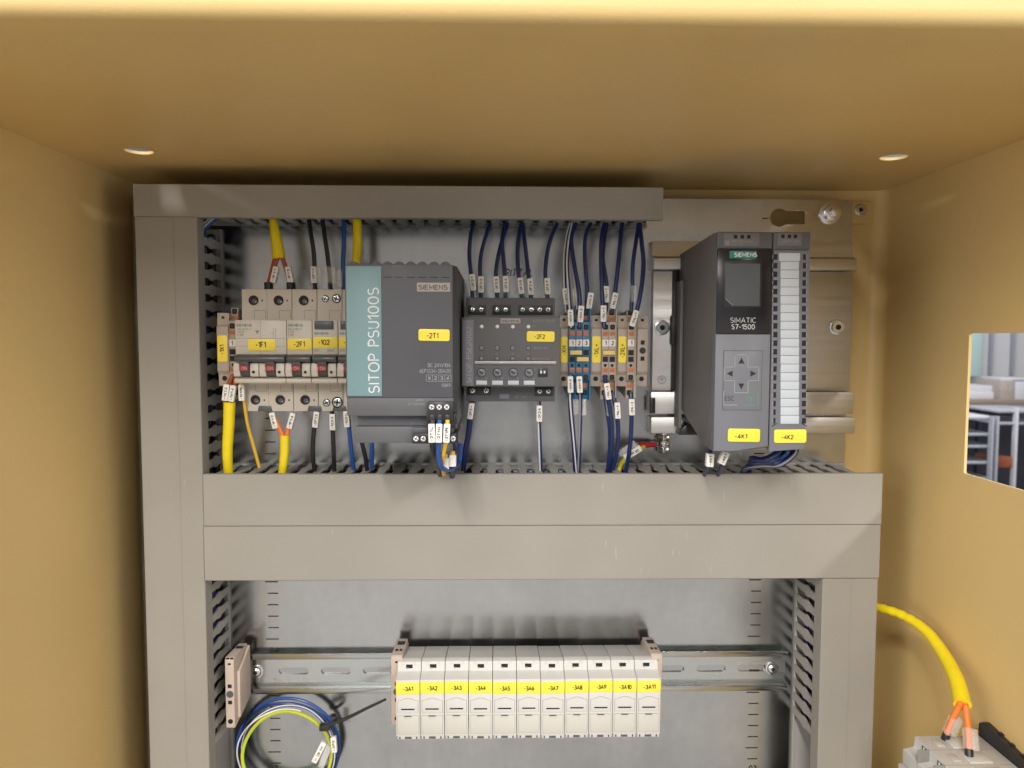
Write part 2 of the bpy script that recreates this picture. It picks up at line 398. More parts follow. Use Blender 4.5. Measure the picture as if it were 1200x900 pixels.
def inst(src, parent, dx=0, dd=0, dz=0):
    o = src.copy(); COL.objects.link(o); o.parent = parent
    o.location = src.location + Vector((dx * MM, -dd * MM, dz * MM)); return o
def circle(cx, cz, r, n=24, a0=0., a1=6.28318, sx=1.):
    k = n if a1 - a0 > 6.2 else n - 1
    return [(cx + sx * r * math.cos(a0 + (a1 - a0) * i / k), cz + r * math.sin(a0 + (a1 - a0) * i / k)) for i in range(n)]
def oval(x0, x1, z0, z1, n=8):
    r = (z1 - z0) / 2; cz = (z0 + z1) / 2
    return [(x1 - r + r * math.cos(a), cz + r * math.sin(a)) for a in [-math.pi / 2 + math.pi * i / n for i in range(n + 1)]] + \
           [(x0 + r + r * math.cos(a), cz + r * math.sin(a)) for a in [math.pi / 2 + math.pi * i / n for i in range(n + 1)]]
def rrect(x0, x1, z0, z1, r, n=4):
    o = []
    for cx, cz, a in ((x1 - r, z0 + r, -90), (x1 - r, z1 - r, 0), (x0 + r, z1 - r, 90), (x0 + r, z0 + r, 180)):
        for i in range(n + 1):
            t = R(a + 90 * i / n); o.append((cx + r * math.cos(t), cz + r * math.sin(t)))
    return o
def smooth_pts(pts, n=8):
    p = [Vector(q) for q in pts]
    if len(p) < 3: return [p[0].lerp(p[1], i / n) for i in range(n + 1)]
    e = [p[0] * 2 - p[1]] + p + [p[-1] * 2 - p[-2]]; out = []
    for i in range(1, len(e) - 2):
        a, b2, c, d = e[i - 1:i + 3]
        for k in range(n):
            t = k / n
            out.append(.5 * ((2 * b2) + (c - a) * t + (2 * a - 5 * b2 + 4 * c - d) * t * t + (3 * b2 - a - 3 * c + d) * t ** 3))
    out.append(p[-1]); return out

def tag(parent, px0, px1, py0, py1, d, txt, m='tag_yellow', rot=0, tr=None, name='label_tag', th=.6, ink='print_black', bold=.012):
    tilt = random.uniform(-1.3, 1.3) if m == 'tag_yellow' and rot == 0 else 0.
    x0, x1 = X(px0, d, (py0 + py1) / 2), X(px1, d, (py0 + py1) / 2); z1, z0 = Z(py0, d, (px0 + px1) / 2), Z(py1, d, (px0 + px1) / 2)
    ca, sa = math.cos(R(tilt)), math.sin(R(tilt)); mx_, mz_ = (x0 + x1) / 2, (z0 + z1) / 2
    b = MB(); b.prism_d([(mx_ + (u - mx_) * ca - (q - mz_) * sa, mz_ + (u - mx_) * sa + (q - mz_) * ca) for u, q in rrect(x0, x1, z0, z1, min(1.4 if m == 'tag_yellow' else .4, (z1 - z0) * .2, (x1 - x0) * .2))], d, d + th, m, .12); o = b.build(name, parent)
    if txt:
        tx0, tx1, ty0, ty1 = tr
        q = MB(); q.text(txt, X(tx0, d), X(tx1, d), Z(ty1, d, tx0), Z(ty0, d, tx0), d + th + .06, ink, rot=rot, bold=bold, rad=R(tilt)); q.build('lettering', o)
    return o
def screw(parent, px, py, d, r, m='steel', slot='cross', name='terminal_screw', recess=True):
    x, _, z = P(px, py, d); b = MB()
    if recess: b.cyl((x, d - .1, z), 'd', r * 1.28, .25, 'black_hole', 16)
    b.cyl((x, d, z), 'd', r, .7, m, 16, bev=.15)
    a = random.uniform(0, 1.5); k = r * .78
    for q in (0, 1) if slot == 'cross' else (0,):
        ca, sa = math.cos(a + q * math.pi / 2), math.sin(a + q * math.pi / 2); h = r * .16
        pr = [(x + ca * k - sa * h, z + sa * k + ca * h), (x + ca * k + sa * h, z + sa * k - ca * h), (x - ca * k + sa * h, z - sa * k - ca * h), (x - ca * k - sa * h, z - sa * k + ca * h)]
        b.prism_d(pr, d + .6, d + .74, 'black_hole')
    return b.build(name, parent)

# ================================================================== THE HALL BEHIND (seen through the cut-out)
def rm(name, x0, x1, y0, y1, z0, z1, m, **k):
    b = MB(); b.box(x0, x1, -y1, -y0, z0, z1, m); return b.build(name, **k)
rm('room_wall', -3500, 6500, 5200, 5300, -1300, 2100, 'room_white', kind='structure')
rm('room_wall', -6000, 7500, -7600, -7500, -1300, 2100, 'room_grey', kind='structure')
rm('room_floor', -6000, 7500, -8000, 5200, -1320, -1300, 'room_floor', kind='structure')
D5 = -4400
def far(name, px0, px1, py0, py1, d, dep, m, parent=None, bev=4, **k):
    b = MB(); b.box(X(px0, d), X(px1, d), d - dep, d, Z(py1, d, 1160), Z(py0, d, 1160), m, bev); return b.build(name, parent, **k)
far('wall_panel', 1130, 1150, 360, 441, -5100, 60, 'cyan_panel', label='pale turquoise panel on the far hall wall seen through the cut-out', cat='panel')
for pxa in (1161.5, 1187):
    far('wall_conduit', pxa, pxa + 2, 330, 440, -5150, 40, 'rack_grey', label='thin grey conduit on hall wall %s' % ('behind the stack of papers' if pxa < 1170 else 'above the cardboard carton'), cat='conduit', group='conduits on the hall wall')
t = thing('workbench', 'hall workbench with dark top seen through the cabinet cut-out', 'workbench', (X(1165, D5), D5, -1300))
far('bench_top', 1090, 1260, 469, 475, D5, 700, 'bench_top', t)
for pxa in (1150, 1240): far('leg', pxa, pxa + 4, 475, 640, D5 - 620, 40, 'rack_dark', t)
far('back_panel', 1090, 1260, 478, 640, D5 - 660, 30, 'rack_dark', t)
far('paper_stack', 1128, 1172, 460, 469, D5 - 120, 300, 'bench_white', label='white stack of papers lying on the hall workbench', cat='papers')
far('paper_bundle', 1128, 1168, 452, 460, D5 - 140, 260, 'bench_white', label='bluish white bundle lying on top of the paper stack', cat='papers')
t = thing('cardboard_carton', 'pale cardboard carton standing on the hall workbench', 'carton', (X(1185, D5), D5, Z(469, D5)))
far('carton_body', 1173, 1190, 446, 468.8, D5 - 60, 260, 'carton', t); far('carton_flap', 1174, 1210, 443, 446, D5 - 80, 220, 'bench_white', t)
far('carton_side', 1190.2, 1210, 447, 468.8, D5 - 75, 230, 'bench_white', t)
t = thing('shelving_rack', 'grey shelving rack in front of the hall workbench', 'rack', (X(1155, D5 + 500), D5 + 500, -1300))
dR = D5 + 520
for pxa in (1166, 1172, 1112): far('upright', pxa, pxa + 2.6, 488, 640, dR, 40, 'rack_grey', t)
for pya in (488, 508, 522, 541, 560): far('shelf', 1112, 1168, pya, pya + 3, dR - 40, 420, 'bench_white' if pya < 490 else 'rack_grey', t)
t = thing('tray_trolley', 'grey tray trolley right of the shelving rack in the hall', 'trolley', (X(1185, dR), dR, -1300))
for pya in (481, 495): far('shelf', 1172, 1230, pya, pya + 3, dR - 60, 380, 'rack_grey', t)
for pxa in (1194, 1226): far('upright', pxa, pxa + 3, 478, 640, dR - 40, 40, 'bench_white', t)
far('storage_bin', 1170, 1193, 536, 548, dR - 60, 200, 'red_bin', label='dull red storage bin low on the hall trolley', cat='bin')

# ================================================================== CABINET
XL, XR = -304., 338.
ZC = 127.          # underside of the top panel
DF = 306.          # where the top panel ends
DB = -24.
ZB = -1150.
cab = thing('electrical_cabinet', 'ochre painted sheet steel cabinet housing all the wiring', 'cabinet', (0, 140, ZB))
cab['label'] = 'open ochre yellow sheet steel cabinet around the mounting plate'
# back wall with rounded folds into the side walls
rr = 11.
def back_profile():
    o = [(XL, DB + rr + 4)]
    o += [(XL + rr - rr * math.cos(a), DB + rr - rr * math.sin(a)) for a in [math.pi / 2 * i / 6 for i in range(7)]]
    o += [(XR - rr + rr * math.sin(a), DB + rr - rr * math.cos(a)) for a in [math.pi / 2 * i / 6 for i in range(7)]]
    o += [(XR, DB + rr + 4)]
    i = [(XR + 2, DB + rr + 4), (XR + 2, DB - 2), (XL - 2, DB - 2), (XL - 2, DB + rr + 4)]
    return o + i
b = MB(); b.poly([[(x, d, z) for x, d in back_profile()] for z in (ZB, ZC)], 'ochre_paint', smooth=True); b.build('back_wall', cab)
b = MB(); b.box(XL - 2, XL, DB + rr + 4.02, DF - 2, ZB, ZC, 'ochre_paint'); b.build('side_wall', cab)
# right side wall with the rectangular cut-out
zt, zb2 = 3.0, -98.0; da, db = 103., 232.
b = MB(); b.sheet([(DB + rr + 4.02, ZB), (DF - 2, ZB), (DF - 2, ZC), (DB + rr + 4.02, ZC)], [rrect(da, db, zb2, zt, 1.5)], 'x', XR, XR + 2, 'ochre_paint'); b.build('side_wall', cab, label='right side wall with a rectangular cut-out')
b = MB(); b.box(XL - 2, XR + 2, DB - 2, DF - 2, ZB - 2, ZB - .02, 'ochre_paint'); b.build('floor_panel', cab)
hl = P(163, 177.5, 0); 
def on_ceiling(px, py):
    v = CROT @ Vector(((px - 600) / F_PX, (450 - py) / F_PX, -1)); tt = ZC / v.z
    return v.x * tt, CAM_D - v.y * tt
h1, h2 = on_ceiling(163, 177.3), on_ceiling(1047.5, 184.5)
holes = [circle(h1[0], h1[1], 9.3, 28), circle(h2[0], h2[1], 9.3, 28)]
b = MB(); b.sheet([(XL - 2, DB - 2), (XR + 2, DB - 2), (XR + 2, DF), (XL - 2, DF)], holes, 'z', ZC + .02, ZC + 2, 'ochre_paint'); b.build('top_panel', cab)
# front lip: rolled rim, upright flange, outer fold
zl = ZC
prof = [(DF + 4, zl), (DF + 5, zl - 1.0), (DF + 18, zl - 1.0)] + [(DF + 18 + 6 * math.sin(a), zl + 5 - 6 * math.cos(a)) for a in [math.pi / 2 * i / 8 for i in range(1, 9)]] + \
       [(DF + 24, zl + 8.2), (DF + 23, zl + 9.4), (DF + 22.6, zl + 26), (DF + 19, zl + 26), (DF + 19, zl + 6), (DF, zl + 2.1), (DF - 2, zl + 2.1), (DF - 2, zl)]
b = MB(); b.poly([[(x, d, z) for d, z in prof] for x in (XL - 30, XR + 30)], 'ochre_paint', smooth=True); b.build('front_lip', cab)
for sx, xx in ((-1, XL), (1, XR)):
    b = MB()
    b.box(min(xx, xx + sx * 26) + (.0 if sx > 0 else 0), max(xx, xx + sx * 26), DF - 1.9, DF + 6, ZB, ZC - 1.2, 'ochre_paint', .8); b.build('side_lip', cab)
# welded fixing lug with screw in the upper right corner of the back wall
b = MB(); x0, x1 = X(998, -20, 246), X(1022, -20, 246); b.prism_d(rrect(x0, x1, Z(262, -20, 1008), Z(236, -20, 1008), 1.5), DB, DB + 3, 'ochre_paint', .4); b.build('fixing_lug', cab)
x, _, z = P(1008, 246, DB + 3); b = MB(); b.cyl((x, DB + 3, z), 'd', 5.2, .9, 'zinc_rail', 20, bev=.2); b.ring((x, DB + 3.9, z), 'd', 2.1, 3.7, 1.4, 'steel'); b.cyl((x, DB + 3.9, z), 'd', 2.0, .4, 'black_hole', 6); b.build('socket_screw', cab)
x, _, z = P(1019, 318, DB); b = MB(); b.cyl((x, DB, z), 'd', 2.4, .5, 'ochre_paint', 16, bev=.2); b.build('weld_dimple', cab)

# ================================================================== MOUNTING PLATE
pl = thing('mounting_plate', 'galvanised steel mounting plate behind the trunking and rails', 'mounting plate', (20, 0, -720))
PX1 = X(997, 0, 300); PT = Z(233.5, 0, 880)
kx, _, kz = P(913, 255, 0); k1, _, _ = P(943, 255, 0)
hr = 7.6; hh = 5.4; a0 = math.asin(hh / hr)
key = circle(kx, kz, hr, 22, a0, 6.28318 - a0) + [(k1, kz - hh), (k1, kz + hh)]
b = MB(); b.sheet([(-300, -720), (PX1, -720), (PX1, PT), (-300, PT)], [key], 'd', -2.5, 0, 'galvanised'); b.build('sheet', pl)
b = MB(); b.box(PX1 - 2, PX1 - .05, -14, -2.52, -720, PT - 30, 'galvanised'); b.build('folded_edge', pl)
b = MB()
def tick(px, py, wpx): 
    x, _, z = P(px, py, 0); b.box(x - wpx / 2.8, x + wpx / 2.8, .02, .08, z - .55, z + .55, 'print_black')
z10 = Z(700.0, 0, 885)
for k in range(-18, 50):
    z = z10 - 10 * (k - 1) + 5.5
    if z > PT - 10: continue
    for cx in (X(320, 0, 700), X(886, 0, 700)):
        l = 4.4 if k % 5 else 6.4
        b.box(cx - l, cx + 4.4, .02, .08, z - .5, z + .5, 'print_black')
b.build('scale_marks', pl)
b = MB()
for s_, pya in (('04', 762), ('03', 900)):
    for pxa in (882, 321):
        x, _, z = P(pxa, pya, 0); b.text(s_, x - 3.6, x + 3.6, z - 2.6, z + 2.6, .06, 'print_black', bold=.02)
x, _, z = P(605, 320, 0)
b.text('RITTAL', X(591, 0), X(624, 0), Z(324, 0), Z(315, 0), .06, 'print_silver', bold=.008, slant=.22)
x, _, z = P(886, 255.5, 0)
b.box(X(893, 0, 255), X(901, 0, 255), .02, .08, Z(256.3, 0, 897), Z(255.3, 0, 897), 'print_black')
b.build('lettering', pl)
# fixing bolt, upper right corner
bo = thing('fixing_bolt', 'shiny hexagon bolt with washer in the upper right corner of the mounting plate', 'bolt', P(972, 250, 0))
x, _, z = P(972, 250, 0)
b = MB(); b.cyl((x, 0, z), 'd', 9.2, 1.4, 'steel', 28, bev=.3); b.build('washer', bo)
b = MB(); b.cyl((x + .5, 1.4, z), 'd', 7.4, 5.4, 'steel', 6, bev=.5); b.build('hex_nut', bo)
b = MB(); b.cyl((x + .5, 6.8, z), 'd', 4.0, 5.0, 'steel', 18, bev=.5); b.ring((x + .5, 9.0, z), 'd', 3.9, 4.3, .5, 'steel'); b.build('threaded_end', bo)

# ================================================================== WIRING DUCTS
DD = 60.           # duct depth
PITCH_F = 12.5
def finger_profile(flip=1):
    """(along, depth) outline of one comb finger"""
    return [(-3.1, 3), (3.1, 3), (3.1, 20), (4.7, 23.5), (4.7, 27), (3.0, 31), (3.0, 54), (2.4, 56), (-2.4, 56), (-3.0, 54), (-3.0, 31), (-4.7, 27), (-4.7, 23.5), (-3.1, 20)]
def fingers(parent, side, wall, positions):
    """side: 'x' = finger sheet lies in a plane of constant x (vertical duct), 'z' = plane of constant z"""
    first = None
    for i, q in enumerate(positions):
        if first is None:
            b = MB()
            if side == 'x':
                b.poly([[(wall, d, q + a) for a, d in finger_profile()], [(wall + 1.4, d, q + a) for a, d in finger_profile()]], 'duct_finger_grey', .25, 1)
            else:
                b.poly([[(q + a, d, wall) for a, d in finger_profile()], [(q + a, d, wall + 1.4) for a, d in finger_profile()]], 'duct_finger_grey', .25, 1)
            first = b.build('finger', parent); p0 = q
        else:
            inst(first, parent, *((0, 0, q - p0) if side == 'x' else (q - p0, 0, 0)))
def cover_profile(a0, a1, DD=DD, lip=46):
    """lid section (across, depth): shallow U with a fine raised rib"""
    m = a0 + (a1 - a0) * .5
    return [(a0, lip), (a0, DD - .55), (a0 + .55, DD), (a1 - .55, DD), (a1, DD - .55), (a1, lip), (a1 - 1.5, lip), (a1 - 1.5, DD - 2), (a0 + 1.5, DD - 2), (a0 + 1.5, lip)]

ZM1, ZM2, ZM3 = Z(555.5, DD), Z(616, DD), Z(679, DD)
# left vertical
dl = thing('wiring_duct', 'tall grey vertical wiring duct along the left edge of the mounting plate', 'wiring duct', (-240, 0, -720), 'grey slotted wiring ducts')
LX0, LX1 = X(164.5, DD, 500), X(235.5, DD, 480); LZ1 = Z(254.5, DD, 200)
b = MB(); b.prism_z(cover_profile(LX0, LX1), -720, LZ1, 'duct_grey')
b.box(X(207, DD), X(207, DD) + .6, DD, DD + .25, -720, LZ1 - .1, 'duct_grey'); b.build('cover', dl)
b = MB(); b.box(LX0 + 2, LX1 - 3.6, .1, 1.6, -720, LZ1 - 1, 'duct_finger_grey'); b.box(LX0 + 2, LX0 + 3.5, 1.6, 45.5, -720, LZ1 - 1, 'duct_finger_grey')
b.box(LX1 - 3.5, LX1 - 2.1, .1, 3.4, -720, LZ1 - 1, 'duct_finger_grey'); b.build('base', dl)
ps = []; z = LZ1 - 15
while z > -330:
    if z > ZM1 - 2 or z < ZM3 + 4: ps.append(z)
    z -= PITCH_F
fingers(dl, 'x', LX1 - 3.5, ps)
# top horizontal
dt = thing('wiring_duct', 'shaded grey horizontal wiring duct under the cabinet ceiling', 'wiring duct', (-90, 0, 88), 'grey slotted wiring ducts')
TZ0, TZ1 = LZ1 + .25, Z(215.5, DD, 200); TX1 = X(777, DD, 245)
def prism_dz_x(b, prof, x0, x1, m, bev=0): b.prism_x([(d, a) for a, d in prof], x0, x1, m, bev)
b = MB(); prism_dz_x(b, cover_profile(TZ0, TZ1, DD, 52), LX0 - .4, TX1, 'duct_grey'); b.build('cover', dt)
b = MB(); b.box(LX0 + 1, TX1 - 1, .1, 1.6, TZ0 + 2, TZ1 - 2, 'duct_finger_grey'); b.box(LX0 + 1, TX1 - 1, 1.6, 45.5, TZ1 - 3.5, TZ1 - 2, 'duct_finger_grey')
b.box(LX1, TX1 - 1, .1, 3.4, TZ0 + 2, TZ0 + 3.4, 'duct_finger_grey'); b.build('base', dt)
ps = []; x = LX1 + 12
while x < TX1 - 3: ps.append(x); x += PITCH_F
fingers(dt, 'z', TZ0 + 2, ps)
# middle pair
MX0, MX1 = LX1 + .3, X(1033, DD, 600)
for nm, za, zb_, sl in (('upper', ZM2 + .05, ZM1, True), ('lower', ZM3, ZM2 - .05, False)):
    dm = thing('wiring_duct', {'upper': 'wide grey horizontal duct with wires dropping into its slotted top edge', 'lower': 'wide grey horizontal duct directly above the empty lower rail'}[nm], 'wiring duct', (80, 0, za), 'grey slotted wiring ducts')
    b = MB(); prism_dz_x(b, cover_profile(za, zb_, DD if sl else DD + .9, 55), MX0 + .1, MX1 - (0 if sl else .8), 'duct_grey', 0); b.build('cover', dm)
    b = MB(); b.box(MX0 + 1, MX1 - 3, .1, 1.6, za + 2, zb_ - 2, 'duct_finger_grey')
    if sl: b.box(MX0 + 1, MX1 - 3, 0.1, 3.4, zb_ - 2.95, zb_ - 1.55, 'duct_finger_grey'); b.box(MX0 + 1, MX1 - 3, 1.7, 45.5, za + 2, za + 3.4, 'duct_finger_grey')
    else: b.box(MX0 + 1, MX1 - 3, 1.7, 45.5, za + 2, za + 3.4, 'duct_finger_grey'); b.box(MX0 + 1, MX1 - 3, 1.7, 45.5, zb_ - 3.4, zb_ - 2, 'duct_finger_grey')
    b.build('base', dm)
    if sl:
        ps = []; x = MX0 + 8
        while x < MX1 - 6: ps.append(x); x += PITCH_F
        fingers(dm, 'z', zb_ - 2.95, ps)
# right lower vertical
dr = thing('wiring_duct', 'short grey vertical duct below the right end of the horizontal ducts', 'wiring duct', (265, 0, -720), 'grey slotted wiring ducts')
RX0, RX1 = X(962, DD, 760), X(1026.5, DD, 760); RZ1 = ZM3 - .4
b = MB(); b.prism_z(cover_profile(RX0, RX1), -720, RZ1, 'duct_grey')
b.box(X(995, DD, 760), X(995, DD, 760) + .6, DD, DD + .25, -720, RZ1 - .1, 'duct_grey'); b.build('cover', dr)
b = MB(); b.box(RX0 + 3.6, RX1 - 2, .1, 1.6, -720, RZ1 - 1, 'duct_finger_grey'); b.box(RX1 - 3.5, RX1 - 2, 1.6, 45.5, -720, RZ1 - 1, 'duct_finger_grey')
b.box(RX0 + 2.1, RX0 + 3.5, .1, 3.4, -720, RZ1 - 1, 'duct_finger_grey'); b.build('base', dr)
ps = []; z = RZ1 - 9
while z > -330: ps.append(z); z -= PITCH_F
fingers(dr, 'x', RX0 + 2.1, ps)

# wires lying inside the ducts, crowded and mostly black to darken the slots
def duct_fill(label, along, a0, a1, c0, c1, n, d0=9, d1=48):
    b = MB()
    for k in range(n):
        c = random.uniform(c0, c1); dd = random.uniform(d0, d1); pts = []
        for i in range(13):
            a = a0 + (a1 - a0) * i / 12; q = min(max(c + random.uniform(-3, 3), c0), c1); e = min(max(dd + random.uniform(-3, 3), d0), d1)
            pts.append((a, e, q) if along == 'x' else (q, e, a))
        b.tube(smooth_pts(pts, 3), 1.8, random.choice(('wire_navy', 'wire_black', 'wire_black', 'wire_black', 'wire_black')), 6)
    b.build('wire_bundle', label=label, cat='wires', kind='stuff')
duct_fill('dark wires packed inside the tall left duct', 'z', -330, LZ1 - 6, LX1 - 17, LX1 - 6.0, 34, 6)
duct_fill('dark wires packed inside the top duct', 'x', LX1 + 2, TX1 - 4, TZ0 + 6, TZ0 + 16, 26, 6)
duct_fill('dark wires packed inside the wide middle duct', 'x', MX0 + 6, MX1 - 8, ZM1 - 15, ZM1 - 6.5, 34, 6)
duct_fill('dark wires packed inside the short right duct', 'z', -330, RZ1 - 4, RX0 + 6.0, RX0 + 16, 32, 6)

# ================================================================== RAILS
def hat_rail(name, label, x0, x1, zc, slots, screws):
    t = thing(name, label, 'DIN rail', ((x0 + x1) / 2, 0, zc), None)
    b = MB()
    b.sheet([(x0, zc - 12.5), (x1, zc - 12.5), (x1, zc + 12.5), (x0, zc + 12.5)], [oval(a, c, zc - 3.1, zc + 3.1) for a, c in slots], 'd', .3, 1.7, 'zinc_rail')
    for s_ in (1, -1):
        pr = [(.4, zc + s_ * 12.52), (7.6, zc + s_ * 12.6), (7.6, zc + s_ * 17.5), (6.5, zc + s_ * 17.5), (6.5, zc + s_ * 13.6), (.4, zc + s_ * 13.6)]
        b.prism_x(pr, x0, x1, 'zinc_rail', .42)
    b.build('rail_profile', t)
    for x in screws:
        b = MB(); b.cyl((x, 1.7, zc), 'd', 5.8, 1.2, 'steel', 24, bev=.25); b.dome((x, 2.7, zc), 4.6, 2.6, 'steel', 20); b.cyl((x, 5.0, zc), 'd', 1.7, .45, 'black_hole', 6); b.build('rail_screw', t)
    return t
ZR = (Z(765, 7.5) + Z(811.5, 7.5)) / 2
rx0, rx1 = X(291, 7.5, 790), X(923, 7.5, 790)
sl = []; x = X(327, 1, 787)
while x < rx1 - 18: sl.append((x, x + 25.4)); x += 36
rail = hat_rail('din_rail', 'bare zinc plated top hat rail with oval slots in the lower bay', rx0, rx1, ZR, sl, [X(301, 1, 787), X(904, 1, 787)])
b = MB(); zt_ = ZR - 7.4
b.text('TS 35 x 7.5', X(301, 1.3, 798), X(360, 1.3, 798), zt_ - 1.6, zt_ + 1.8, 1.76, 'print_silver', bold=.01); b.build('stamped_lettering', rail)
# rails behind the upper devices (short hat rail) and the aluminium profile rail of the controller
ZU = Z(411, 7.5)
hat_rail('din_rail', 'zinc rail hidden behind the breakers and terminal blocks', X(256, 7.5), X(757, 7.5), ZU, [], [])
pr_ = thing('profile_rail', 'extruded aluminium mounting rail behind the tall dark controller', 'mounting rail', P(880, 510, 0))
ax0, ax1 = X(763, 8, 380), X(1000, 8, 380)
zq = lambda py, d=8: Z(py, d, 880)
b = MB()
b.prism_x([(.2, zq(458)), (6, zq(458)), (6, zq(318)), (.2, zq(318))], X(765, 6, 380), X(998, 6, 380), 'aluminium', .3)
b.build('web', pr_)
b = MB(); b.prism_x([(.2, zq(316.6)), (15, zq(316.6, 15)), (16, zq(315, 15)), (16, zq(303, 15)), (9, zq(301, 9)), (9, zq(283, 9)), (.2, zq(283))], ax0, X(1003, 14, 300), 'aluminium', .35); b.build('upper_flange', pr_)
b = MB(); b.prism_x([(.2, zq(459.4)), (12, zq(459.4, 12)), (12, zq(485, 12)), (.2, zq(485))], ax0, X(1000, 12, 470), 'aluminium', .35); b.build('lower_flange', pr_)
b = MB(); b.prism_x([(.2, zq(489)), (14, zq(489, 14)), (14, zq(508, 14)), (.2, zq(508))], ax0, X(1000, 12, 500), 'aluminium', .35); b.build('foot_strip', pr_)
b = MB(); b.box(ax0 - 1.0, ax0 + 3, 10, 15.2, zq(484, 12), zq(466, 12), 'black_plastic', .3); b.build('groove_end', pr_)
for pxa, pya in ((775.5, 384), (980.5, 383.5)):
    x, _, z = P(pxa, pya, 6); b = MB(); b.cyl((x, 6, z), 'd', 6.4, .8, 'zinc_rail', 24, bev=.2); b.ring((x, 6.8, z), 'd', 2.3, 5.0, 2.6, 'steel', 24); b.cyl((x, 6.8, z), 'd', 2.3, .9, 'black_hole', 6); b.build('socket_screw', pr_)
x, _, z = P(775.5, 445, 6); b = MB(); b.ring((x, 6, z), 'd', 3.0, 3.5, .12, 'print_grey', 20)
for dz_, l_ in ((.9, 1.9), (-.1, 1.3), (-1.1, .7)): b.box(x - l_, x + l_, 6.02, 6.12, z + dz_ - .2, z + dz_ + .2, 'print_grey')
b.box(x - .2, x + .2, 6.02, 6.12, z + .9, z + 2.4, 'print_grey'); b.build('earth_symbol', pr_)
# earth bolt under the rail
eb = thing('earth_bolt', 'zinc earthing bolt with nut and washers hanging below the profile rail', 'bolt', P(779, 530, 12))
x, _, z = P(779, 508, 12)
b = MB(); b.cyl((x, 9, z - 17), 'z', 2.9, 17, 'steel', 14); b.build('threaded_shank', eb)
b = MB(); b.cyl((x, 9, z - 6.0), 'z', 5.3, 4.6, 'steel', 6, bev=.4); b.cyl((x, 9, z - 9.3), 'z', 5.9, 1.0, 'steel', 20, bev=.2); b.build('hex_nut', eb)
b = MB(); b.cyl((x, 9, z - 17), 'z', 5.0, 5, 'steel', 6, bev=.5); b.cyl((x, 9, z - 11.9), 'z', 5.9, 1.0, 'steel', 20, bev=.2); b.build('bolt_head', eb)

# ================================================================== END CLAMPS AND TERMINALS
def end_clamp(px0, px1, label, tagtxt=None, tagy=None, d=52, extra=False, py0=369, py1=453):
    t = thing('end_clamp', label, 'end clamp', P((px0 + px1) / 2, py1, 8), 'beige end clamps on the upper rail')
    x0, x1 = X(px0, d, 410) + .15, X(px1, d, 410) - .15
    zt, zb = Z(py0, d), Z(py1, d)
    zh, zl_ = Z(py0 + 16, d), Z(py1 - 18, d)
    b = MB(); b.prism_x([(8, zb + 4), (d - 3, zb), (d - 3, zl_ - 3), (d, zl_), (d, zh), (d - 2, zh + 1), (d - 2, zt), (8, zt - 6)], x0, x1, 'terminal_beige', .3); b.build('clamp_body', t)
    xm = (x0 + x1) / 2
    b = MB(); b.box(xm - 1.1, xm + 1.1, d - 2.2, d - 1.85, Z(py0 + 7, d), Z(py0 + 4.2, d), 'black_hole'); b.build('test_hole', t)
    b = MB(); b.cyl((xm, d - 3.2, Z(py1 - 9, d)), 'd', 1.9, .4, 'black_hole', 16); b.build('screw_hole', t)
    if extra:
        for pya in (401, 420): b = MB(); b.box(xm - 1.5, xm + 1.5, d - .2, d + .12, Z(pya + 2.5, d), Z(pya - 2.5, d), 'black_hole'); b.build('latch_slot', t)
        b = MB(); b.cyl((xm, d - .2, Z(410.5, d)), 'd', 2.5, .4, 'black_plastic', 18); b.build('clamp_screw', t)
    if tagtxt:
        tag(t, px0 + 1.2, px1 - 1.2, tagy[0], tagy[1], d, tagtxt, rot=90, tr=((px0 + px1) / 2 - 3, (px0 + px1) / 2 + 2.6, *tagy[2:]))
    return t
end_clamp(254, 268, 'beige end clamp tagged -1X1 beside the left vertical duct', '-1X1', (393, 424, 404, 415.5), d=58, py0=367.5)
end_clamp(655.6, 666.4, 'beige end clamp tagged -XM left of the blue terminals', '-XM', (394.5, 425, 405, 416.5), extra=False)
end_clamp(692.6, 705.2, 'beige end clamp tagged -1XL+ right of the blue terminals', '-1XL+', (394, 425, 403, 419))
end_clamp(723.4, 735.2, 'beige end clamp tagged -2XL+ left of the last single terminal', '-2XL+', (394, 425, 403, 419))
end_clamp(746.6, 759.4, 'untagged beige end clamp at the right end of the terminal row', None, None, extra=True)

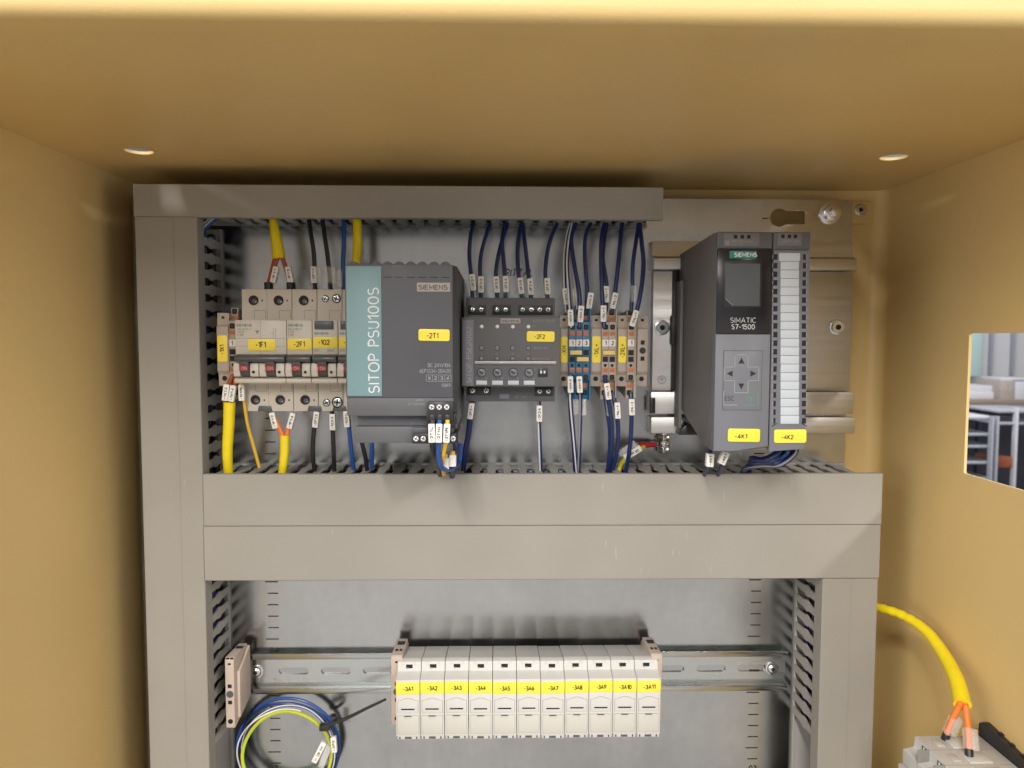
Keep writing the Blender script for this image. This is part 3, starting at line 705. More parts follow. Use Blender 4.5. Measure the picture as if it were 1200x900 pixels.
def terminal(px0, px1, num, label, m, jump=None, d=55, top=362, bot=468, grp='terminal blocks on the upper rail', act='actuator_orange', pl_=0):
    t = thing('terminal_block', label, 'terminal block', P((px0 + px1) / 2, bot, 8), grp)
    x0, x1 = X(px0, d, 410) + .1, X(px1, d, 410) - .1; xm = (x0 + x1) / 2; hw = (x1 - x0) / 2 * .74
    q = d - 6
    b = MB(); b.prism_x([(8, Z(bot, q) + 6), (q, Z(bot, q)), (q, Z(447, q)), (d, Z(445, d)), (d, Z(377, d)), (q, Z(375, q)), (q, Z(top, q)), (8, Z(top, q) - 6)], x0, x1, m, .25); b.build('housing', t)
    def hole(py, dd, r=1.0):
        z = Z(py, dd); bb = MB(); bb.prism_d(rrect(xm - hw, xm + hw, z - hw * 1.05 * r, z + hw * 1.05 * r, hw * .5), dd - .3, dd + .1, 'black_hole'); bb.cyl((xm, dd + .1, z), 'd', hw * .55, .12, 'black_plastic', 10); bb.build('wire_entry', t)
    def actu(py, dd):
        z = Z(py, dd); bb = MB(); bb.box(xm - hw, xm + hw, dd - 1, dd + .5, z - 1.7, z + 1.7, act, .3); bb.box(xm - hw * .55, xm + hw * .55, dd + .5, dd + .56, z - .25, z + .25, 'wire_brown'); bb.build('release_button', t)
    hole(383, d); actu(390.5, d); hole(442, d); actu(433.5, d); hole(366, q); actu(373, q); hole(460, q); actu(451.5, q)
    tag(t, px0 + .3, px1 - .3, 398, 406, d, num, 'marker_white', tr=((px0 + px1) / 2 - 1.5, (px0 + px1) / 2 + 1.5, 399.4, 404.6), name='number_plate', bold=.02)
    for i, pya in enumerate((413, 420.8)):
        z = Z(pya, d); bb = MB(); bb.box(xm - hw * 1.1, xm + hw * 1.1, d - .3, d + .1, z - 2.1, z + 2.1, 'black_hole'); bb.build('jumper_slot', t)
    bb = MB(); bb.cyl((xm, d - .3, Z(428, d)), 'd', 1.2, .42, 'black_hole', 12); bb.build('test_point', t)
    return t, x0, x1
pit = 8.05
xs = [666.6 + pit * i for i in range(4)]
tb1 = [terminal(xs[i], xs[i + 1], str(i + 1), ('left blue terminal block, next to the -XM clamp', 'middle one of the three blue terminal blocks', 'right blue terminal block against the blue end plate')[i], 'terminal_blue') for i in range(3)]
bx = MB(); bx.box(X(690.9, 55, 410), X(692.5, 55, 410), 8, 54, Z(469, 50), Z(361, 50), 'terminal_blue', .2); bx.build('end_plate', label='thin blue end plate right of terminal 3', cat='end plate')
xs2 = [705.4 + 8.1 * i for i in range(3)]
tb2 = [terminal(xs2[i], xs2[i + 1], str(i + 1), ('beige terminal block directly right of the -1XL+ clamp', 'beige terminal block directly left of the -2XL+ clamp')[i], 'terminal_beige') for i in range(2)]
tb3 = terminal(735.4, 743.5, '1', 'single beige terminal block right of the -2XL+ clamp', 'terminal_beige')
for pa, pb, pc in ((721.7, 723.3, 'between terminal 2 and the -2XL+ clamp'), (743.7, 746.4, 'right of the single terminal')):
    bx = MB(); bx.box(X(pa, 55, 410), X(pb, 55, 410), 8, 53, Z(466, 50), Z(362, 50), 'terminal_beige', .2); bx.build('end_plate', label='thin beige end plate ' + pc, cat='end plate')
tb0 = terminal(268.4, 277, '1', 'beige terminal block squeezed between the -1X1 clamp and the first breaker', 'terminal_beige', d=56)
def jumper(xa, xb, py, label):
    b = MB(); z = Z(py, 55); b.box(xa, xb, 54.9, 57.2, z - 1.7, z + 1.7, 'jumper_yellow', .3); b.build('plug_in_jumper', label=label, cat='jumper', group='yellow jumpers in the terminal row')
jumper(tb1[0][1] + .6, tb1[1][2] - .6, 413, 'upper pale yellow jumper in the blue terminals')
jumper(tb1[1][1] + .6, tb1[2][2] - .6, 420.8, 'lower pale yellow jumper in the blue terminals')
jumper(tb2[0][1] + .6, tb2[1][2] - .6, 413, 'pale yellow jumper bridging the two beige terminals')

# ================================================================== CIRCUIT BREAKERS
DB1, DM, DN = 51., 67., 71.     # terminal step, front plate, toggle nose
def breaker(poles, label, kind, tagspec, lettering, sidex, holes_=True):
    """poles: list of (px0, px1) at the front plate"""
    p0, p1 = poles[0][0], poles[-1][1]
    t = thing('circuit_breaker', label, 'circuit breaker', P((p0 + p1) / 2, 482, 8), 'circuit breakers on the upper rail')
    x0, x1 = X(p0, DM, 410) + .1, X(p1, DM, 410) - .1
    zt, z1, z2, zb = Z(340, DB1), Z(376, DM), Z(449.5, DM), Z(482, DB1)
    zn1, zn2 = Z(425, DN), Z(443, DN)
    b = MB()
    b.prism_x([(8, zb), (DB1, zb), (DB1, z2), (DM, z2), (DM, z1), (DB1, z1), (DB1, zt), (8, zt)], x0, x1, 'breaker_beige', .35)
    b.build('housing', t)
    npole = len(poles)
    for i, (a, c) in enumerate(poles):
        xa, xb = X(a, DM, 430) + .1, X(c, DM, 430) - .1; W = xb - xa
        # white cheeks either side of the toggle
        for e0, e1, cut in ((xa + .15, xa + W * .27, 0), (xa + W * .66, xb - .15, 1)):
            b = MB(); b.prism_x([(DM - 1, zn2), (DN + 1.2, zn2 + 1), (DN + 2.2, (zn1 + zn2) / 2), (DN + 1.2, zn1 - .3), (DM - 1, zn1)], e0, e1, 'breaker_beige', .5)
            if cut: b.cyl(((e0 + e1) / 2 - .5, DN + 1.2, (zn1 + zn2) / 2 - 1.5), 'd', 1.1, 1.0, 'black_hole', 12)
            b.build('cheek', t)
        tg = MB(); e0, e1 = xa + W * .285, xa + W * .645
        tg.prism_x([(DM - 1, zn2 + .2), (DM + 1, zn2 + .2), (DN + 1.0, zn2 + 2.4), (DN + 3.4, (zn1 + zn2) / 2), (DN + 5.4, zn1 + 1.0), (DM - 1, zn1 + 1.0)], e0, e1, 'toggle_grey', .4); tgo = tg.build('toggle', t)
        zc = (zn1 + zn2) / 2 + 1.5; dd = DN + 4.15
        rl = MB(); rl.poly([[(e0 + .2, dd - .1, zc - 2.0), (e1 - .2, dd - .1, zc - 2.0), (e1 - .2, dd + 1.35, zc + 2.0), (e0 + .2, dd + 1.35, zc + 2.0)], [(e0 + .2, dd + .6, zc - 2.0), (e1 - .2, dd + .6, zc - 2.0), (e1 - .2, dd + 2.0, zc + 2.0), (e0 + .2, dd + 2.0, zc + 2.0)]], 'toggle_red')
        rl.text('I ON', e0 + .5, e1 - .5, zc - 1.2, zc + 1.2, dd + 2.1, 'print_white', bold=-.008)
        rl.build('on_indicator', tgo)
        if i: b = MB(); b.box(xa - .22, xa + .02, DM - .2, DM + .06, Z(449, DM), Z(443.6, DM), 'black_hole'); b.box(xa - .22, xa + .02, DM - .2, DM + .06, Z(417, DM), z1, 'print_grey'); b.build('pole_seam', t)
    # handle bar
    hz1, hz0 = Z(416, DN + 6), Z(425.3, DN + 6)
    for (a, c) in ([(p0 + .5, p1 - 1)]):
        b = MB(); xa, xb = X(a, DN + 3, 420) - 0, X(c, DN + 3, 420)
        zc = (hz0 + hz1) / 2
        prf = [(DM, hz0 + .4), (DN + 5.2, hz0 + .3), (DN + 7.2, zc - .6), (DN + 6.6, zc + 1.4), (DN + 3.6, hz1), (DM, hz1)]
        b.prism_x(prf, xa, xb, 'toggle_grey', .7); b.build('handle_bar', t)
    # ledge below the toggles
    b = MB(); b.prism_x([(DM - 1, Z(449.6, DM + 3)), (DM + 3.4, Z(449.6, DM + 3)), (DM + 4.6, Z(447, DM + 3)), (DM + 3.6, Z(444, DM + 3)), (DM - 1, Z(443.2, DM + 3))], x0 + .05, x1 - .05, 'breaker_beige', .3); b.build('ledge', t)
    # terminal holes
    for i, (a, c) in enumerate(poles):
        xc = (X(a, DM, 430) + X(c, DM, 430)) / 2 - .2
        for pya in ((353, 468.8) if holes_ else ()):
            z = Z(pya, DB1)
            b = MB(); b.cyl((xc, DB1 - .2, z), 'd', 3.75, .4, 'black_hole', 22); b.ring((xc, DB1 - .1, z), 'd', 3.75, 4.3, .35, 'breaker_beige_back', 22)
            b.cyl((xc + .7, DB1 + .2, z - .7), 'd', 1.9, .2, 'toggle_grey', 14); b.box(xc + 1.0, xc + 2.4, DB1 + .38, DB1 + .52, z - 1.4, z - .9, 'steel'); b.build('terminal_hole', t)
        b = MB()
        for za, zb2_ in ((Z(374.5, DB1), Z(364.5, DB1)), (Z(459, DB1), Z(451, DB1))):
            for lx in (xc + .2, xc + 8.8):
                b.box(lx, lx + .3, DB1, DB1 + .05, za, zb2_, 'print_grey')
            b.box(xc + .2, xc + 9, DB1, DB1 + .05, za if za < 0 else zb2_ - .3, (za if za < 0 else zb2_ - .3) + .3, 'print_grey')
        b.box(xc - 9.0, xc - 8.75, DB1 - .2, DB1 + .04, zb + .3, z2, 'print_grey'); b.box(xc - 9.0, xc - 8.75, DB1 - .2, DB1 + .04, z1, zt - .3, 'print_grey')
        b.box(xc + 6.0, xc + 7.0, DB1, DB1 + .05, Z(354.3, DB1), Z(352, DB1), 'black_hole'); b.box(xc + 6.3, xc + 7.3, DB1, DB1 + .05, Z(470.3, DB1), Z(468, DB1), 'black_hole')
        b.build('moulded_seams', t)
        f0 = MB(); f0.prism_d([(xc + 1.5, zb - .05), (xc + 13, zb - .05), (xc + 12, zb + 4.2), (xc + 2.5, zb + 4.2)], DB1 - 3, DB1 + .25, 'toggle_grey', .3)
        if i == 0: f0.build('latch_foot', t)
    if tagspec: tag(t, *tagspec[0], DM, tagspec[1], tr=tagspec[2])
    b = MB()
    for (txt, a, c, ya, yb, mm_, bo_) in lettering: b.text(txt, X(a, DM), X(c, DM), Z(yb, DM, a), Z(ya, DM, a), DM + .05, mm_, bold=bo_)
    b.build('lettering', t)
    return t
br = breaker([(276, 306), (306, 336)], 'two pole beige circuit breaker tagged -1F1 with a wide grey handle', 2, ((291, 323.5, 397.5, 411), '-1F1', (300, 312.5, 400.5, 407.5)),
        [('SIEMENS', 278, 296, 379.5, 382.7, 'siemens_teal', .02), ('5SL6210-7', 279, 295, 384.4, 387.2, 'print_grey', .01), ('MCB', 279, 287, 387.9, 390.4, 'print_grey', .01), ('C10', 279, 286, 391.2, 394.2, 'print_grey', .02)], 0)
b = MB()
for q0, q1, r0, r1 in ((321.3, 321.8, 385, 391), (323.6, 324.1, 385, 391), (318, 321, 390.6, 391.1), (320.5, 321, 391, 397), (323, 323.5, 391, 397)):
    b.box(X(q0, DM), X(q1, DM), DM, DM + .06, Z(r1, DM), Z(r0, DM), 'print_grey')
b.box(X(277.5, DM), X(335, DM), DM, DM + .05, Z(406.8, DM), Z(406.4, DM), 'print_grey'); b.box(X(277.5, DM), X(335, DM), DM, DM + .05, Z(397.6, DM), Z(397.2, DM), 'print_grey')
b.prism_d([(X(299.5, DM), Z(388, DM)), (X(305, DM), Z(388, DM)), (X(302.2, DM), Z(392.5, DM))], DM, DM + .05, 'print_grey')
b.build('wiring_diagram', br)
breaker([(336.3, 366)], 'single pole beige circuit breaker tagged -2F1', 1, ((337, 365.5, 397, 410), '-2F1', (344.5, 358, 400, 406.5)),
        [('SIEMENS', 338, 356, 379.5, 382.7, 'siemens_teal', .02), ('5SL6110-7', 338, 354, 384.4, 387.2, 'print_grey', .01), ('MCB', 338, 345, 387.9, 390.4, 'print_grey', .01), ('C10', 338, 344.5, 391.2, 394.2, 'print_grey', .02)], 0)
def rcbo(a, c, label, txt, tr):
    t = breaker([(a, c)], label, 1, ((a + .7, c - .4, 395, 408), txt, tr),
        [('SIEMENS', a + 2, a + 19, 389.3, 392.3, 'siemens_teal', .02), ('B10', a + 2, a + 8, 409.3, 412, 'print_grey', .02), ('30mA', a + 17, a + 26, 409.3, 412, 'print_grey', .02)], 0, False)
    b = MB(); b.box(X(a + 3, DM), X(a + 25, DM), DM - .5, DM + 1.2, Z(386.6, DM), Z(376.8, DM), 'toggle_grey', .5); b.build('test_button', t)
    for pxa, rr2, pya in ((a + 15, 2.7, 350), (a + 28, 3.4, 350)): screw(t, pxa, pya, DB1 + .1, rr2 * .8, 'zinc_rail')
    for pxa, rr2, pya in ((a + 16.5, 2.9, 472), (a + 29, 4.2, 471.5)): screw(t, pxa, pya, DB1 + .1, rr2 * .8, 'zinc_rail')
    return t
rcbo(366.3, 396.2, 'beige residual current breaker tagged -1Q2 with grey test button', '-1Q2', (373.5, 387, 398, 404.5))
rcbo(396.5, 426, 'beige residual current breaker half hidden behind the power supply', '-2Q2', (403, 417, 398, 404.5))

# ================================================================== POWER SUPPLY
DP = 127.
ps_ = thing('power_supply', 'dark grey power supply with a pale teal stripe', 'power supply', P(470, 519, 8))
x0, x1 = X(405, DP, 400), X(530.5, DP, 400)
zt = Z(310, DP, 470)
b = MB(); b.prism_z([(x0 + .2, 8), (x1 + 2.6, 8), (x1 + 2.6, DP - 11), (x1 - .4, DP - 1), (x0 + .2, DP - 1)], Z(487, DP, 470), zt, 'psu_dark', .6); b.build('housing', ps_)
b = MB(); b.prism_d(rrect(x0, x1, Z(466, DP, 470), zt, 1.0), DP - 1.1, DP, 'psu_dark', .4); b.build('front_plate', ps_)
b = MB(); n = 9; wv = (x1 - x0 - 2) / n
for k in range(n):
    xa = x0 + 1 + wv * k
    b.poly([[(xa + wv * u, dd, zt - .2 + 2.6 * math.sin(math.pi * u) ** .8 if 0 < u < 1 else zt - .2) for u in [i / 8 for i in range(9)]] for dd in (DP - 60, DP - 2.5)], 'psu_dark')
b.build('vent_ribs', ps_)
b = MB()
for k in range(6):
    xa = X(450 + k * 13.6, DP); b.box(xa, xa + 5.4, DP, DP + .06, Z(325.8, DP), Z(325, DP), 'black_hole')
b.build('vent_slots', ps_)
b = MB(); b.box(X(406.3, DP, 390), X(447.2, DP, 390), DP, DP + .35, Z(464, DP, 430), Z(312, DP, 430), 'teal_print', .15); st = b.build('teal_stripe', ps_)
b = MB(); b.text('SITOP PSU100S', X(431.5, DP), X(445, DP), Z(460.5, DP, 440), Z(337, DP, 440), DP + .42, 'print_white', rot=90); b.build('lettering', st)
tag(ps_, 488.5, 527.5, 331.3, 341.8, DP, 'SIEMENS', 'badge_beige', tr=(491, 525, 333.6, 339.6), name='maker_badge', th=.3, ink='psu_dark', bold=.022)
tag(ps_, 490.5, 527, 385.8, 399.5, DP, '-2T1', tr=(500, 514, 390, 396.6))
b = MB()
for txt, a, c, ya, yb in (('DC 24V/10A', 501.5, 528, 425.5, 430.5), ('6EP1334-2BA20', 491.5, 528, 432.5, 437), ('05K9', 517.5, 528, 449.5, 453.5)):
    b.text(txt, X(a, DP), X(c, DP), Z(yb, DP, a), Z(ya, DP, a), DP + .06, 'print_silver')
# revision box  X 2 3 4
xa, xb, za, zb = X(499.5, DP), X(528.5, DP), Z(446.8, DP, 515), Z(439.4, DP, 515)
for q in (0, 1, 2, 3, 4):
    xx = xa + (xb - xa) * q / 4; b.box(xx - .12, xx + .12, DP, DP + .06, za, zb, 'print_silver')
for zz in (za, zb): b.box(xa, xb, DP, DP + .06, zz - .12, zz + .12, 'print_silver')
for q, c_ in enumerate('X234'):
    xx = xa + (xb - xa) * (q + .5) / 4; b.text(c_, xx - 1.1, xx + 1.1, za + .8, zb - .8, DP + .07, 'print_silver', bold=.02)
b.text('OUTPUT', X(487, DP), X(497, DP), Z(470.3, DP), Z(468, DP), DP - .38, 'print_silver'); b.text('AC 120/230V', X(478, DP), X(498, DP), Z(474.8, DP), Z(472.5, DP), DP - .38, 'print_silver')
b.build('lettering', ps_)
# stepped lower part
b = MB(); b.box(x0 + .6, X(531.5, DP, 475), DP - 30, DP - .45, Z(487.5, DP, 470), Z(466.4, DP, 470), 'psu_step', .4); b.build('lower_step', ps_)
xl0, xl1 = X(415, DP, 500), X(534.5, DP, 500)
b = MB(); b.box(xl0, xl1, 20, DP - 12, Z(501, DP - 12, 470), Z(486, DP - 12, 470), 'plc_grey', .4); b.build('recess_panel', ps_)
b = MB(); b.prism_x([(20, Z(501, DP, 470)), (DP - 3, Z(500.5, DP, 470)), (DP - 3, Z(519, DP - 3, 470)), (DP - 22, Z(522, DP - 3, 470)), (20, Z(524, DP - 3, 470))], xl0, xl1 - 2, 'psu_step', .5); b.build('foot', ps_)
b = MB(); b.text('24V DC', X(481, DP - 12, 497), X(496, DP - 12, 497), Z(498, DP - 12), Z(494.6, DP - 12), DP - 11.9, 'print_silver'); b.text('L1 N', X(486, DP - 12, 490), X(491, DP - 12, 490), Z(492.5, DP - 12), Z(489, DP - 12), DP - 11.9, 'print_silver'); b.build('lettering', ps_)
# plug in terminals
b = MB(); b.box(X(500.5, DP + 3), X(531.5, DP + 3), DP - 12, DP + 3, Z(493.5, DP + 3), Z(471, DP + 3), 'black_plastic', .5); b.box(X(499, DP + 3), X(534, DP + 3), DP - 14, DP + 1, Z(500, DP + 1), Z(484.5, DP + 1), 'black_plastic', .5)
pt = b.build('input_terminal', ps_)
for pxa in (506, 514.7, 523.5): screw(pt, pxa, 477, DP + 3, 1.75, 'lamp_lens', recess=False)
for pxa in (506.5, 515.5, 524.5):
    b = MB(); b.box(X(pxa - 3, DP + 4, 490), X(pxa + 3, DP + 4, 490), DP, DP + 4, Z(497, DP + 4), Z(486, DP + 4), 'black_plastic', .5); b.build('wire_funnel', pt)
b = MB(); b.box(X(483, DP + 2, 510), X(535, DP + 2, 510), DP - 25, DP + 2, Z(520, DP + 2), Z(508, DP + 2), 'black_plastic', .5); b.box(X(483.5, DP, 505), X(501, DP, 505), DP - 20, DP, Z(507.6, DP), Z(501, DP), 'psu_dark', .3)
pt2 = b.build('output_terminal', ps_)
for pxa in (487.5, 496, 531): screw(pt2, pxa, 514, DP + 2, 1.75, 'lamp_lens', recess=False)

# ================================================================== SELECTIVITY MODULE
DS = 78.
se = thing('selectivity_module', 'dark grey four channel fuse module with yellow tag -2F2 and rotary dials', 'fuse module', P(598, 471, 8))
x0, x1 = X(541, DS, 410), X(656, DS, 410)
b = MB(); b.prism_x([(8, Z(470, 62)), (62, Z(470.5, 62)), (62, Z(450, 62)), (DS, Z(452.9, DS)), (DS, Z(372.5, DS)), (58, Z(372.5, DS)), (58, Z(349, 58)), (8, Z(349, 58))], x0 + 2.4, x1 - 2.2, 'psu_dark', .5); b.build('housing', se)
b = MB(); b.prism_d(rrect(x0, x1, Z(452.8, DS), Z(372, DS), .8), DS - 12, DS + .5, 'plc_head', .4); b.build('front_plate', se)
DS += .5
b = MB(); b.box(x0 + .6, X(554.8, DS, 410), DS, DS + .12, Z(452, DS), Z(375, DS), 'plc_grey'); sp_ = b.build('side_stripe', se)
b = MB(); b.text('SITOP PSE200U', X(546, DS), X(552.5, DS), Z(449, DS), Z(384, DS), DS + .2, 'print_silver', rot=90); b.build('lettering', sp_)
tag(se, 586.5, 609.8, 373.2, 379, DS, 'SIEMENS', 'badge_beige', tr=(588, 608.5, 374.6, 377.8), name='maker_badge', th=.25, ink='psu_dark', bold=.022)
tag(se, 617.2, 649.8, 388.2, 400.4, DS, '-2F2', tr=(626, 638.5, 391.7, 397.2))
b = MB(); b.text('6EP1961-2BA10', X(624, DS), X(650, DS), Z(377.3, DS), Z(374.5, DS), DS + .06, 'print_grey'); b.text('OUT', X(623, DS), X(628, DS), Z(383.6, DS), Z(381.4, DS), DS + .06, 'print_grey')
b.text('GREEN ON', X(623.5, DS), X(642.5, DS), Z(409.2, DS), Z(406.4, DS), DS + .06, 'print_grey'); b.text('RED OFF BY FAULT', X(623.5, DS), X(645, DS), Z(421.8, DS), Z(419.4, DS), DS + .06, 'print_grey'); b.build('lettering', se)
for k in range(4):
    xc = X(564.3 + 18.3 * k, DS, 383); z = Z(382.8, DS)
    b = MB(); b.dome((xc, DS, z), 1.45, 1.3, 'lamp_lens'); b.build('status_lamp', se)
    for pya, hh_ in ((408, 2.3), (420.5, 2.2)):
        z = Z(pya, DS); b = MB(); b.box(xc - 1.7, xc + 1.7, DS, DS + .1, z - 1.7, z + 1.7, 'black_hole'); b.box(xc - 1.35, xc + 1.35, DS + .1, DS + .4, z - 1.35, z + 1.35, 'plc_grey', .1); b.build('push_button', se)
    b = MB(); b.text(str(k + 1), xc - .6, xc + .6, Z(416, DS), Z(413.2, DS), DS + .06, 'print_grey'); b.build('lettering', se)
# clear flap over the dials
b = MB(); b.box(X(556, DS + 3, 425), X(652, DS + 3, 425), DS + .2, DS + 3.2, Z(426.6, DS + 3), Z(424.4, DS + 3), 'clear_sleeve', .3); b.box(X(556.5, DS + 2.6, 425), X(651.5, DS + 2.6, 425), DS + 2.2, DS + 3.25, Z(424.6, DS + 3), Z(423.4, DS + 3), 'print_white', .2); b.build('clear_flap', se)
b = MB(); b.box(X(557.5, DS, 440), X(649, DS, 440), DS, DS + .08, Z(451, DS), Z(428, DS), 'psu_step'); b.build('dial_panel', se)
for k in range(4):
    xc = X(564.4 + 18.6 * k, DS, 436.5); z = Z(436.7, DS); b = MB(); b.cyl((xc, DS + .08, z), 'd', 3.35, .3, 'black_hole', 20); b.cyl((xc, DS + .3, z), 'd', 3.0, 1.6, 'plc_grey', 20, bev=.3)
    a = -.6 if k < 3 else -.5; ca, sa = math.cos(a), math.sin(a)
    b.prism_d([(xc - 2 * ca - .5 * sa, z - 2 * sa + .5 * ca), (xc + 2 * ca - .5 * sa, z + 2 * sa + .5 * ca), (xc + 2.3 * ca, z + 2.3 * sa), (xc + 2 * ca + .5 * sa, z + 2 * sa - .5 * ca), (xc - 2 * ca + .5 * sa, z - 2 * sa - .5 * ca)], DS + 1.9, DS + 2.05, 'print_black')
    b.prism_d([(xc + 1.6 * ca - .4 * sa, z + 1.6 * sa + .4 * ca), (xc + 2.5 * ca, z + 2.5 * sa), (xc + 1.6 * ca + .4 * sa, z + 1.6 * sa - .4 * ca)], DS + 2.05, DS + 2.15, 'print_white'); b.build('rotary_dial', se)
    b = MB(); b.text('3', xc - 4.2, xc - 3.4, Z(444.4, DS), Z(442.4, DS), DS + .14, 'print_silver'); b.text('10', xc + 2.4, xc + 4.2, Z(444.4, DS), Z(442.4, DS), DS + .14, 'print_silver'); b.build('lettering', se)
    b = MB(); b.box(xc - 4.0, xc + 4.0, DS + .08, DS + .3, Z(450.8, DS), Z(446, DS), 'card_white', .05); b.build('write_on_card', se)
b = MB(); b.box(X(630.5, DS), X(641.5, DS), DS, DS + .9, Z(441.5, DS), Z(431, DS), 'black_plastic', .2)
for pxa in (634, 638): b.box(X(pxa - 1, DS), X(pxa + 1, DS), DS + .9, DS + 1.3, Z(437.5, DS), Z(434.2, DS), 'print_white')
b.build('dip_switch', se); DS -= .5
def screw_row(parent, px0, px1, py0, py1, d, xs_, py, r=1.75):
    b = MB(); b.box(X(px0, d, py), X(px1, d, py), d - .5, d + .2, Z(py1, d), Z(py0, d), 'black_plastic', .2); o = b.build('terminal_strip', parent)
    for q in xs_: screw(o, q, py, d + .2, r, recess=False)
screw_row(se, 548.5, 569.5, 357.5, 369, 58.4, (553.6, 563.6), 363)
screw_row(se, 577, 598.5, 357.5, 369, 58.4, (582.4, 592.3), 363)
screw_row(se, 607.5, 648, 357.5, 369, 58.4, (612.5, 622.6, 632.5, 642.3), 363)
screw_row(se, 547.5, 575.5, 452, 463, 62.6, (553.5, 569.5), 457.5, 2.1)
screw_row(se, 626.5, 648, 453.5, 464, 62.6, (632.3, 642.5), 458.5)
b = MB(); b.box(X(585.5, 62, 465), X(596.5, 62, 465), 62, 62.3, Z(467, 62), Z(461.5, 62), 'plc_grey'); b.text('DC 24V', X(604, 62, 465), X(617, 62, 465), Z(466.5, 62), Z(463.5, 62), 62.2, 'print_grey'); b.build('lettering', se)

# ================================================================== CONTROLLER AND I/O MODULE
DC = 120.
cp = thing('controller', 'tall anthracite controller with small display and arrow keypad', 'controller', P(870, 530, 10))
x0, x1 = X(838.2, DC, 400), X(902.8, DC, 400)
zt, zb = Z(271.5, DC, 870), Z(528.5, DC, 870)
b = MB(); b.prism_x([(10, zb + 24), (45, zb + 15), (DC - 34, zb + 3.5), (DC - 24, zb + .5), (DC - 1.5, zb + .5), (DC - 1.5, zt), (DC - 10, zt + .2), (14, zt - 4), (10, zt - 8)], x0 + .2, x1, 'plc_side', .6); b.build('housing', cp)
b = MB(); b.prism_d(rrect(x0, x1 - .2, Z(290.6, DC, 870), zt, .8), DC - 2, DC - .4, 'plc_head', .3); b.build('head_panel', cp)
b = MB(); b.box(X(848, DC, 280), X(890, DC, 280), DC - .5, DC + .1, Z(288.5, DC, 870), Z(273, DC, 870), 'plc_side', .2)
for pxa in (862, 869.8, 877.5): b.box(X(pxa - 2, DC, 278), X(pxa + 2, DC, 278), DC + .1, DC + .2, Z(279.5, DC, 870), Z(275.5, DC, 870), 'black_hole')
b.text('6ES7 511-1AK02', X(857, DC, 284), X(882, DC, 284), Z(284.2, DC, 870), Z(281.6, DC, 870), DC + .16, 'print_silver'); b.box(X(849.5, DC, 285), X(855, DC, 285), DC + .1, DC + .16, Z(287.5, DC, 870), Z(282, DC, 870), 'print_grey'); b.build('head_label', cp)
b = MB(); b.box(x0 + .5, x1 - .5, DC - 2, DC, Z(391, DC, 870), Z(291.5, DC, 870), 'gloss_black', .35); dp = b.build('display_panel', cp)
tag(cp, 854.8, 886.4, 294, 303, DC, 'SIEMENS', 'siemens_teal', tr=(857.3, 884.2, 295.8, 301.1), name='maker_badge', th=.25, ink='print_white', bold=.025)
b = MB(); b.box(X(848, DC, 333), X(892.5, DC, 333), DC, DC + .5, Z(360.5, DC, 870), Z(305, DC, 870), 'black_plastic', .25); b.build('screen', dp); b = MB(); sx0, sx1, sz0, sz1 = X(849.5, DC, 335), X(890, DC, 335), Z(358.5, DC, 870), Z(309, DC, 870); b.prism_d([(sx0 + 6, sz0), (sx1, sz0), (sx1, sz1), (sx0, sz1), (sx0, sz0 + 5)], DC + .5, DC + .8, 'screen_glass'); b.prism_d([(sx0 + 5, sz0 + .2), (sx0 + 6.2, sz0 + .2), (sx0 + .3, sz0 + 5.4), (sx0 + .3, sz0 + 4.4)], DC + .8, DC + 1.1, 'plc_grey'); b.build('protective_film', dp)
b = MB(); b.text('SIMATIC', X(856, DC, 376), X(885.8, DC, 376), Z(378.3, DC, 870), Z(372.2, DC, 870), DC + .08, 'print_white', bold=-.006); b.text('S7-1500', X(857.3, DC, 382), X(884.5, DC, 382), Z(386, DC, 870), Z(380, DC, 870), DC + .08, 'print_white', bold=.0); b.build('lettering', dp)
b = MB(); zc0 = Z(528.8, DC + 1, 870)
b.prism_d([(x0, zc0), (x0 + 14, zc0 + .3), (x1 - .3, zc0 + 3.2), (x1 - .3, Z(391.8, DC, 870)), (x0, Z(391.8, DC, 870))], DC - 12, DC + .9, 'plc_grey', .4); fd = b.build('front_door', cp)
dk = DC + .9
kx0, kx1, kz0, kz1 = X(847, dk, 445), X(893, dk, 445), Z(481, dk, 870), Z(410.5, dk, 870)
b = MB(); b.box(kx0, kx1, dk - .1, dk + .08, kz0, kz1, 'psu_step'); b.box(kx0 + .5, kx1 - .5, dk + .08, dk + .3, kz0 + .5, kz1 - .5, 'plc_grey', .1); b.build('keypad', fd)
b = MB(); dk2 = dk + .36
def hl_(pa, pb, ya, yb, m_='print_silver'):
    b.box(X(pa, dk2, ya), X(pb, dk2, ya), dk2 - .05, dk2, Z(yb, dk2, 870), Z(ya, dk2, 870), m_)
for pa, pb, ya, yb in ((861, 877.2, 415.4, 416.2), (861, 861.8, 415.4, 430), (876.4, 877.2, 415.4, 430), (848.3, 861.8, 429.6, 430.4), (876.4, 889.8, 429.6, 430.4), (848.3, 849.1, 429.6, 446), (889, 889.8, 429.6, 446), (848.3, 861.4, 445.4, 446.2), (876.4, 889.8, 445.4, 446.2), (860.6, 861.4, 445.4, 460.6), (876.4, 877.2, 445.4, 460.6), (860.6, 877.2, 459.8, 460.6), (847.7, 848.5, 458, 475), (847.7, 864, 474.2, 475)): hl_(pa, pb, ya, yb)
for pa, pb, ya, yb in ((888.2, 889, 458, 475), (872, 889, 474.2, 475)): hl_(pa, pb, ya, yb, 'print_green')
def tri(cx, cy, ang):
    x, _, z = P(cx, cy, dk2); s = 2.6
    b.prism_d([(x + s * math.cos(ang + k) * (1 if i == 0 else 1.0), z + s * math.sin(ang + k)) for i, k in enumerate((0, 2.2, -2.2))], dk2 - .05, dk2, 'print_black')
tri(869, 423.5, math.pi / 2); tri(868.7, 452, -math.pi / 2); tri(856, 437.8, math.pi); tri(882, 437.8, 0)
